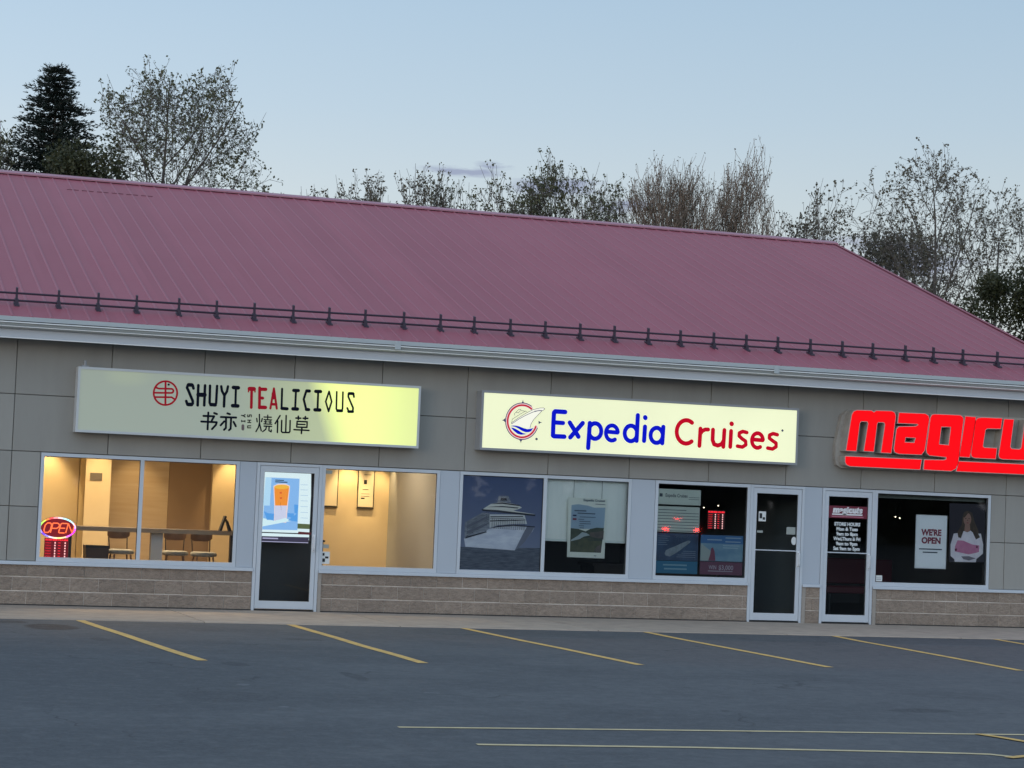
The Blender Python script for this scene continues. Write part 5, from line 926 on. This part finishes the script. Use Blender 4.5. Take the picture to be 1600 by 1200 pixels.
# --- right door lettering
mb_ = root('door_banner', (11.77, .007, 1.68), 'red banner reading magicuts at the top of the right-hand door', 'sign')
m = MB(); rect(m, 11.425, 12.118, 1.675, 1.868, .0075); build(m, 'banner_sheet', mat('red_banner', (.15, .012, .03), .6), mb_)
m = MB(); text(m, 'magicuts', 11.50, 1.765, .0065, .125, .53, bold=.010, shear=.1); rect(m, 11.49, 12.03, 1.722, 1.745, .0065); build(m, 'banner_lettering', mat('white_vinyl', (.75, .74, .74), .6), mb_)
m = MB(); rect(m, 11.48, 12.05, 1.69, 1.708, .0065); build(m, 'pink_line', Q('pink_line', (.42, .14, .19)), mb_)
hb = root('store_hours_lettering', (11.77, .007, 1.15), 'white store hours lettering on the glass of the right-hand door', 'lettering')
for i, (tx, w) in enumerate((('STORE HOURS', .46), ('Mon & Tues', .38), ('9am to 8pm', .38), ('Wed,Thurs & Fri', .48), ('9am to 9pm', .38), ('Sat 9am to 5pm', .47))):
    m = MB(); text(m, tx, 11.765, 1.555 - i * .0775, .0065, .075, w, bold=.0035, align='CENTER'); build(m, 'text_line', mat('white_vinyl_letters', (.68, .72, .72), .6), hb)
# --- salon window
sb = root('valance', (13.3, .12, 2.02), 'dull grey-green shade rolled up at the top of the right-hand window', 'blind')
build(MB().box(12.28, 14.31, .10, .12, 2.025, 2.14), 'rolled_shade', mat('grey_green_shade', (.15, .17, .15), .8), sb)
wo = root('open_poster', (13.29, .09, .93), "white poster reading WE'RE OPEN hanging in the right-hand window", 'poster')
m = MB(); rect(m, 13.015, 13.575, .925, 1.775, .030); build(m, 'poster_sheet', mat('white_poster', (.88, .90, .90), .6, 0, noise=(1.2, (.80, .84, .84), .7, (1, 1, 1))), wo)
f = MB(); f.box(13.008, 13.582, .027, .033, 1.775, 1.783).box(13.008, 13.582, .027, .033, .917, .925).box(13.008, 13.0148, .027, .033, .9252, 1.7748).box(13.5752, 13.582, .027, .033, .9252, 1.7748)
build(f, 'poster_frame', M['signframe'], wo)
m = MB(); text(m, "WE'RE", 13.295, 1.455, .028, .135, .37, bold=.006, align='CENTER'); text(m, 'OPEN', 13.295, 1.325, .028, .135, .35, bold=.006, align='CENTER'); build(m, 'poster_lettering', Q('wine_red', (.24, .03, .06)), wo)
m = MB(); rect(m, 13.08, 13.50, 1.222, 1.240, .028); rect(m, 13.15, 13.42, 1.170, 1.188, .028); build(m, 'small_lettering', Q('slate_ink', (.04, .06, .08)), wo)
wp = root('portrait_poster', (13.97, .10, 1.04), 'poster of a long-haired woman in a white and pink sweater', 'poster')
WM = {'back': mat('print_dark_backdrop', (.028, .024, .036), .6), 'hair': mat('print_brown_hair', (.060, .042, .032), .6, 0, noise=(10, (.11, .08, .05), .8, (3, 1, 1))), 'sweater': mat('print_white_sweater', (.85, .82, .84), .6, 0, noise=(7, (.66, .63, .68), .8, (1, 1, 1))), 'skin': Q('skin', (.34, .20, .155)), 'brow': Q('brow', (.08, .05, .04)), 'lip': Q('lip', (.30, .08, .08)),
      'pink': mat('print_pink', (.55, .20, .34), .6, 0, noise=(9, (.62, .30, .42), .8, (1, 1, 1))), 'dark': Q('wine', (.14, .03, .06)), 'grey': Q('grey_folds', (.22, .20, .23))}
print_layers(wp, WOM, WM, .034)
m = MB(); m.face([(x_, .0225, z_) for x_, z_ in ((13.99, 1.70), (13.985, 1.76), (14.01, 1.80), (14.05, 1.81), (14.09, 1.79), (14.115, 1.74), (14.12, 1.66), (14.10, 1.70), (14.08, 1.745), (14.04, 1.755), (14.01, 1.735))]) if False else None
be = root('stand_in_bench', (13.1, 2.2, .012), 'added dark red bench standing in for a mirrored red car behind the right-hand window', 'bench')  # bench added in place of a red car mirrored in the glass
mr_ = mat('dark_red_vinyl', (.12, .012, .02), .4)
build(MB().pillow(12.4, 13.9, 1.9, 2.4, .40, .52, .02), 'seat', mr_, be); build(MB().pillow(12.4, 13.9, 2.36, 2.46, .55, .98, .02), 'backrest', mr_, be)
for x in (12.5, 13.8): build(MB().box(x - .02, x + .02, 1.95, 2.4, .012, .40), 'leg', M['metaldark'], be)
# small lit bulbs; right-hand window ones added to stand for mirrored street lamps
for i, (x, y, z, lab, e) in enumerate(((12.95, .6, 1.73, 'left of the two tiny lit bulbs beside the WE\'RE OPEN poster', 6), (13.03, .6, 1.71, 'right of the two tiny lit bulbs beside the WE\'RE OPEN poster', 6), (14.35, .5, 1.98, 'bulb standing in for a mirrored street lamp, top right of the right-hand window', 9), (10.05, 1.2, 1.79, 'tiny lit bulb at the right edge of the middle window', 5), (9.84, 1.3, 1.75, 'tiny lit bulb right of the middle window hours board', 5), (9.52, .9, 1.97, 'tiny lit bulb above the middle window hours board', 3))):
    r = root('bulb_dot', (x, y, z), lab, 'bulb', 'tiny lit bulbs in the dark shops')
    m = MB(); n = 8; rr = .0095
    for j in range(1, 4): m.v += [(x + rr * math.sin(math.pi * j / 4) * math.cos(2 * math.pi * k / n), y + rr * math.sin(math.pi * j / 4) * math.sin(2 * math.pi * k / n), z + rr * math.cos(math.pi * j / 4)) for k in range(n)]
    for j in range(2):
        for k in range(n): m.f.append((j * n + k, (j + 1) * n + k, (j + 1) * n + (k + 1) % n, j * n + (k + 1) % n)); m.m.append(0)
    m.f += [tuple(range(n)), tuple(range(3 * n - 1, 2 * n - 1, -1))]; m.m += [0, 0]
    build(m, 'bulb_glass', emis('warm_bulb', (1, .86, .62), e), r)
    build(MB().tube((x, y, z + .013), (x, y, 2.749), .002, .002, 4), 'cord', M['metaldark'], r)
# dim counters in the agency
ag = root('agency_desk', (9.4, 3.2, .012), 'dark desk standing in the unlit agency behind the middle door', 'desk')
build(MB().box(8.6, 11.0, 3.0, 3.7, .70, .74), 'desktop', M['tablewood'], ag); build(MB().box(8.65, 8.70, 3.02, 3.68, .012, .70), 'side_panel', M['tablewood'], ag); build(MB().box(10.9, 10.95, 3.02, 3.68, .012, .70), 'side_panel', M['tablewood'], ag); build(MB().box(8.70, 10.9, 3.05, 3.07, .20, .70), 'front_panel', M['tablewood'], ag)

# ================================================================== TREES
def leafquad(mb, rng, p, s):
    a = Vector((rng.uniform(-1, 1), rng.uniform(-1, 1), rng.uniform(-1, 1)))
    if a.length < .1: a = Vector((1, 0, 0))
    a.normalize(); b = a.orthogonal().normalized(); b.rotate(Matrix.Rotation(rng.uniform(0, 6.28), 3, a)); s1 = s * rng.uniform(.6, 1.25); s2 = s1 * rng.uniform(.45, .8)
    mb.face([p - a * s1, p + b * s2, p + a * s1, p - b * s2])
def tree(name, x, y, H, env, label, seed, leaf='leaf', bark='bark', lsize=.055, nleaf=6, upright=.25, fork=.28, group=None, limbs=7, r0=None, spread=50, kids=(6, 5, 4), leafp=.5, cat='tree', rough=.22):
    """env=(cx,cz,rx,ry,rz) crown ellipsoid relative to the trunk foot"""
    rng = random.Random(seed); rt = root(name, (x, y, -.06), label, cat, group)
    wood = MB(); lv = MB(); ex, ez, rx, ry, rz = env
    ph = [rng.uniform(0, 6.28) for _ in range(6)]
    def inside(p, tol):
        dx, dy, dz = (p.x - x - ex) / rx, (p.y - y) / ry, (p.z - ez) / rz
        d = math.sqrt(dx * dx + dy * dy + dz * dz); th = math.atan2(dz, dx)
        return d < tol + .10 * math.sin(3 * th + ph[0]) + .09 * math.sin(8 * th + ph[1]) + .07 * math.sin(15 * th + ph[2])
    def put(p, n):
        for _ in range(n):
            q = p + Vector((rng.gauss(0, .035), rng.gauss(0, .035), rng.gauss(0, .045))); leafquad(lv, rng, q, lsize)
    def br(p, d, Lh, r, lvl):
        ns = (8, 6, 5, 4, 4)[lvl]; sl = Lh / ns; pts = [p]; dirs = [d]; tol = rng.uniform(1 - rough, 1 + rough * .7) if lvl else 1.05; end = .94
        for i in range(ns):
            jit = .07 + .05 * lvl
            d = (d + Vector((rng.uniform(-jit, jit), rng.uniform(-jit, jit), rng.uniform(-jit, jit) + upright * (.30 if lvl else .3)))).normalized()
            q = p + d * sl
            if not inside(q, tol) and q.z > ez - rz * .9:
                if i == 0: return
                break
            ra = max(r * (1 - end * i / ns), .0062); rb_ = max(r * (1 - end * (i + 1) / ns), .0048)
            wood.tube(p, q, ra, rb_, 6 if lvl == 0 else (5 if lvl == 1 else 3), 0, False)
            p = q; pts.append(p); dirs.append(d)
            if lvl >= 3 and nleaf and rng.random() < leafp: put(p, max(1, int(nleaf * rng.uniform(.3, 1.5))))
        n = len(pts) - 1
        if lvl >= 4:
            if nleaf: put(pts[-1], nleaf)
            return
        kk = ((limbs,) + tuple(kids))[lvl]
        for k in range(kk):
            t0 = fork if lvl == 0 else .15
            t_ = t0 + (1 - t0) * (k + rng.random() * .9) / kk
            if n < 1: break
            i = min(n - 1, int(t_ * n)); P = pts[i].lerp(pts[i + 1], min(1, max(0, t_ * n - i))); D = dirs[i + 1]
            ang = R(rng.uniform(spread * .55, spread * 1.15)) * (1 - .45 * t_ * (lvl == 0)); axis = D.orthogonal().normalized(); axis.rotate(Matrix.Rotation(k * 2.4 + rng.uniform(-.5, .5) + ph[3], 3, D))
            D2 = D.copy(); D2.rotate(Matrix.Rotation(ang, 3, axis))
            br(P, D2, Lh * (.60, .60, .55, .5)[lvl] * (1.15 - .5 * t_) * rng.uniform(.75, 1.2), max(.007, r * (1 - end * t_) * (.62 if lvl == 0 else .6)), lvl + 1)
    br(Vector((x, y, -.06)), Vector((rng.uniform(-.04, .04), 0, 1)), H, r0 or H * .016, 0)
    build(wood, 'trunk', M[bark], rt)
    if lv.f: tag(build(lv, 'crown', M[leaf], rt), kind='stuff')
    return rt
def conifer(x, y, H, label, seed, rbase=2.6, leaf='needle'):
    rng = random.Random(seed); rt = root('conifer_tree', (x, y, -.06), label, 'conifer')
    wood = MB().tube((x, y, -.06), (x, y, H * .97), H * .016, .02, 8); lv = MB(); z = 1.2
    while z < H - .05:
        t_ = (z - 1.0) / (H - 1.0); rad = max(rbase * (1 - t_) ** .62, .55 if t_ < .975 else .3); nb_ = int(10 + 6 * (1 - t_)); ph = rng.uniform(0, 6)
        for k in range(nb_):
            a = ph + 6.283 * k / nb_ + rng.uniform(-.25, .25); ln = rad * rng.uniform(.72, 1.12) * (1.18 if rng.random() < .12 else 1); dz = rng.uniform(-.15, .12) * ln; p0 = Vector((x, y, z)); p1 = Vector((x + ln * math.cos(a), y + ln * math.sin(a), z + dz + .1 * ln))
            wood.tube(p0, p1, .02 + .02 * (1 - t_), .006, 3, 0, False)
            nn = int(10 + ln * 34)
            for q in range(nn):
                s = .10 + .92 * (q + rng.random()) / nn; P = p0.lerp(p1, s) + Vector((rng.gauss(0, .09), rng.gauss(0, .09), rng.gauss(0, .05)))
                d = (p1 - p0).normalized()
                for _ in range(3):
                    dd = (d + Vector((rng.uniform(-.8, .8), rng.uniform(-.8, .8), rng.uniform(-.35, .6)))).normalized() * rng.uniform(.08, .15); w = dd.orthogonal().normalized() * .017
                    w.rotate(Matrix.Rotation(rng.uniform(0, 3.1), 3, dd.normalized()))
                    lv.face([P - w, P + w, P + dd + w * .3, P + dd - w * .3])
        z += .21
    build(wood, 'trunk', M['bark'], rt); tag(build(lv, 'crown', M[leaf], rt), kind='stuff')
def bushmass(x0, x1, y, zt, label, seed, leafm='olive', n=16000, ry=2.5, name='evergreen_tree', kind=None, cat='evergreen', top=None):
    rng = random.Random(seed); rt = root(name, ((x0 + x1) / 2, y, -.06), label, cat)
    cxm, rx = (x0 + x1) / 2, (x1 - x0) / 2; wood = MB().tube((cxm, y, -.06), (cxm, y, zt * .8), .22, .04, 7); lv = MB()
    cl = []
    for _ in range(70):
        a = rng.uniform(0, 6.283); rr = math.sqrt(rng.random()); zz = rng.uniform(.12, .96); lim = math.sqrt(max(0.05, 1 - ((zz - .35) / .68) ** 2))
        cl.append((Vector((cxm + rx * rr * lim * math.cos(a), y + ry * rr * lim * math.sin(a), zt * zz)), rng.uniform(.35, .8)))
    for c, r_ in cl: wood.tube((cxm, y, max(.3, c.z - r_ * 1.5)), c, .04, .01, 3, 0, False)
    for i in range(n):
        c, r_ = cl[rng.randrange(len(cl))]; d = Vector((rng.gauss(0, 1), rng.gauss(0, 1), rng.gauss(0, .8))); d.normalize(); leafquad(lv, rng, c + d * r_ * rng.uniform(.45, 1.12), .055)
    build(wood, 'trunk', M['bark'], rt); tag(build(lv, 'crown', M[leafm], rt), kind='stuff')

TY = 28
conifer(2.50, TY + 1.5, 13.05, 'tall dark conifer with a rounded top behind the left end of the roof', 3, 3.3)
bushmass(1.2, 4.6, TY - 1, 10.7, 'olive evergreen crown in front of the dark conifer, left behind the roof', 5, 'olive', 34000, 1.6)
tree('leafing_tree', 5.35, TY, 12.8, (.55, 8.55, 3.55, 3.0, 4.25), 'wide spreading tree with young green leaves right of the dark conifer', 11, 'leaf', 'bark', .043, 3, .10, .22, limbs=16, spread=62, kids=(7, 6, 4), leafp=.45, r0=.16, rough=.16)
tree('leafing_tree', .75, TY + 2, 11.2, (.0, 8.2, 1.5, 2, 2.9), 'small-leaved tree rising above the roof at the far left edge', 12, 'leaf', 'bark', .045, 3, .2, limbs=12)
GR = 'leafing treetops showing over the roof ridge'
for i, (x, H, rx, sd, lab, nl, lf) in enumerate((
        (9.6, 10.25, .9, 61, 'lowest sprig of treetop over the ridge, leftmost of the small treetops', 3, 'leafb'),
        (10.6, 10.95, 1.0, 62, 'narrow treetop with one tall sprig, second from the left of the small treetops', 3, 'leafb'),
        (11.6, 10.75, 1.0, 63, 'small rounded treetop over the ridge left of the thin cloud', 4, 'leafb'),
        (12.5, 10.95, 1.0, 64, 'twiggy treetop over the ridge just left of the thin cloud', 3, 'leafb'),
        (13.3, 10.8, .9, 65, 'low treetop below the left tip of the thin cloud', 3, 'leafb'),
        (14.0, 11.4, .9, 66, 'pointed treetop in front of the left tip of the thin cloud', 4, 'leaf'),
        (15.1, 11.45, 1.1, 67, 'leafy treetop in front of the middle of the thin cloud', 4, 'leaf'),
        (16.0, 11.5, 1.0, 68, 'leafy treetop left of the tallest one in the middle of the ridge', 4, 'leaf'),
        (16.8, 11.8, 1.1, 69, 'tallest leafy treetop in the middle of the ridge', 5, 'leaf'),
        (17.7, 11.75, 1.0, 70, 'leafy treetop right of the tallest one in the middle of the ridge', 4, 'leaf'),
        (18.6, 11.15, 1.0, 71, 'leafy treetop just left of the bare brown trees', 3, 'leaf'),
        (24.1, 11.0, 1.1, 27, 'low leafing treetop between the bare brown trees and the big right tree', 3, 'leafb'),
        (25.0, 10.8, .9, 29, 'thin low treetop beside the left edge of the big right tree', 3, 'leafb'))):
    tree('leafing_tree', x, TY + (i % 3) * .5, H, (0, H - 2.95, rx, rx, 2.6), lab, sd, lf, 'bark', .042, nl, .5, .45, GR, limbs=14, r0=.07, spread=36, kids=(5, 4, 3), leafp=.30, rough=.34)
for i, (x, H, rx, sd, lab) in enumerate(((19.8, 12.0, 1.15, 31, 'leftmost of the three bare brown upright trees behind the ridge'), (21.2, 12.1, 1.35, 32, 'middle one of the three bare brown upright trees behind the ridge'), (22.75, 12.0, 1.35, 33, 'rightmost and tallest of the three bare brown upright trees behind the ridge'))):
    tree('bare_tree', x, TY, H, (0, H - 4.0, rx, rx, 3.95), lab, sd, 'leafb', 'barkbrown', .030, 1, .6, .35, 'bare brown upright trees', limbs=24, r0=.085, spread=30, kids=(7, 5, 4), leafp=.25, rough=.22)
tree('leafing_tree', 28.9, TY, 12.4, (.2, 8.3, 3.7, 3.0, 4.05), 'big open tree with sparse brownish leaves behind the right end of the roof', 41, 'leafb', 'bark', .047, 3, .12, .18, limbs=15, spread=58, kids=(6, 5, 3), leafp=.34, r0=.15, rough=.16)
tree('leafing_tree', 25.9, TY + 1, 11.7, (0, 8.3, 1.3, 1.4, 3.5), 'slender sparse tree at the left edge of the big right tree', 42, 'leafb', 'bark', .048, 3, .35, .25, limbs=12, spread=44, leafp=.45, r0=.10)
tree('leafing_tree', 32.4, TY + 2, 12.2, (0, 8.5, 2.4, 2.4, 3.9), 'sparse tree cut by the right edge of the photo', 43, 'leafb', 'bark', .047, 3, .3, .25, limbs=12, spread=48, kids=(6, 5, 3), leafp=.38, r0=.13)
tree('leafing_tree', 30.2, TY + 4, 11.0, (0, 7.6, 2.4, 2.2, 3.3), 'low brushy tree filling in below the big right tree', 44, 'leafb', 'bark', .050, 4, .3, .2, limbs=14, spread=50, kids=(6, 5, 4), leafp=.5, r0=.12)
bushmass(27.7, 34.6, TY - 3, 9.5, 'dark evergreen mass beside the sloping roof edge at the right', 45, 'olive', 60000, 2.0)
bushmass(26.9, 30.6, TY - 2, 7.9, 'lower dark evergreen just left of the big evergreen mass at the roof edge', 46, 'olive', 20000, 1.6)
# wood on the far side of the street behind the viewer (mirrored darkly in the shop glass)
rng = random.Random(9); m = MB()
for i in range(16000):
    x = rng.uniform(-70, 90); h = 9 + 2.5 * math.sin(x * .21) + 1.5 * math.sin(x * .63 + 1); z = h * rng.random() ** .7; y = -82 + rng.uniform(-3, 3)
    leafquad(m, rng, Vector((x, y, z)), .9)
tag(build(m, 'distant_wood', M['olive']), 'distant dark wood across the street, seen only mirrored in the shop glass', 'wood', kind='stuff')

# car on the far side of the lot, tail lamps towards the shops (mirrored as red dots in the middle window)
def car(x, y, label):
    r = root('parked_car', (x, y, -.012), label, 'car')
    paint = mat('dark_grey_car_paint', (.04, .045, .055), .3, .3, coat=.6); dk = mat('car_window_tint', (.01, .012, .015), .08)
    def loft(sec, name, m_, w0=1.0):
        q = MB(); n = len(sec[0][1])
        for yy, pts in sec: q.v += [(x + u * w0, y + yy, w - .012) for u, w in pts]
        for i in range(len(sec) - 1):
            for k in range(n): q.f.append((i * n + k, i * n + (k + 1) % n, (i + 1) * n + (k + 1) % n, (i + 1) * n + k)); q.m.append(0)
        q.f.append(tuple(range(n - 1, -1, -1))); q.m.append(0); q.f.append(tuple((len(sec) - 1) * n + k for k in range(n))); q.m.append(0)
        build(q, name, m_, r, smooth=False)
    def ring(w, z0, z1, sh=.08): return [(-w + .05, z0), (w - .05, z0), (w, z0 + .15), (w, z1 - sh), (w - .12, z1), (-w + .12, z1), (-w, z1 - sh), (-w, z0 + .15)]
    loft([(2.30, ring(.78, .38, .92)), (2.15, ring(.90, .28, 1.02)), (1.2, ring(.93, .24, 1.04)), (-1.0, ring(.93, .24, 1.0)), (-1.9, ring(.90, .26, .88)), (-2.25, ring(.76, .36, .72))], 'body', paint)
    loft([(1.95, ring(.74, .99, 1.06, .03)), (1.55, ring(.70, 1.0, 1.52, .2)), (.3, ring(.70, 1.0, 1.58, .2)), (-.45, ring(.70, 1.0, 1.50, .2)), (-1.15, ring(.74, .96, 1.02, .03))], 'cabin', dk)
    loft([(1.45, ring(.60, 1.50, 1.60, .04)), (.2, ring(.62, 1.55, 1.63, .04)), (-.4, ring(.60, 1.46, 1.56, .04))], 'roof', paint)
    for sx in (-1, 1):
        for yy in (1.40, -1.40):
            q = MB().tube((x + sx * .72, y + yy, .318), (x + sx * .95, y + yy, .318), .33, .33, 20); w = build(q, 'wheel', M['rubber'], r)
            build(MB().tube((x + sx * .951, y + yy, .318), (x + sx * .965, y + yy, .318), .20, .17, 12), 'rim', M['steel'], w)
    tl = emis('lit_tail_lamp', (1, .02, .01), 45)
    for sx in (-1, 1): build(MB().box(x + sx * .64 - .11, x + sx * .64 + .11, y + 2.27, y + 2.33, .76, .88), 'tail_lamp', tl, r)
    build(MB().box(x - .16, x + .16, y + 1.93, y + 1.98, 1.20, 1.24), 'brake_lamp', tl, r)
    build(MB().box(x - .26, x + .26, y + 2.305, y + 2.32, .52, .66), 'number_plate', paper, r)
    for sx in (-1, 1): build(MB().box(x + sx * .62 - .13, x + sx * .62 + .13, y - 2.26, y - 2.20, .62, .74), 'headlight', M['steel'], r)
    for sx in (-1, 1): build(MB().box(x + sx * .98 - .08, x + sx * .98 + .08, y - .75, y - .62, 1.0, 1.12), 'door_mirror', paint, r)
    return r
car(28.4, -47.3, 'dark grey car across the lot, its lit tail lamps mirrored in the glass')
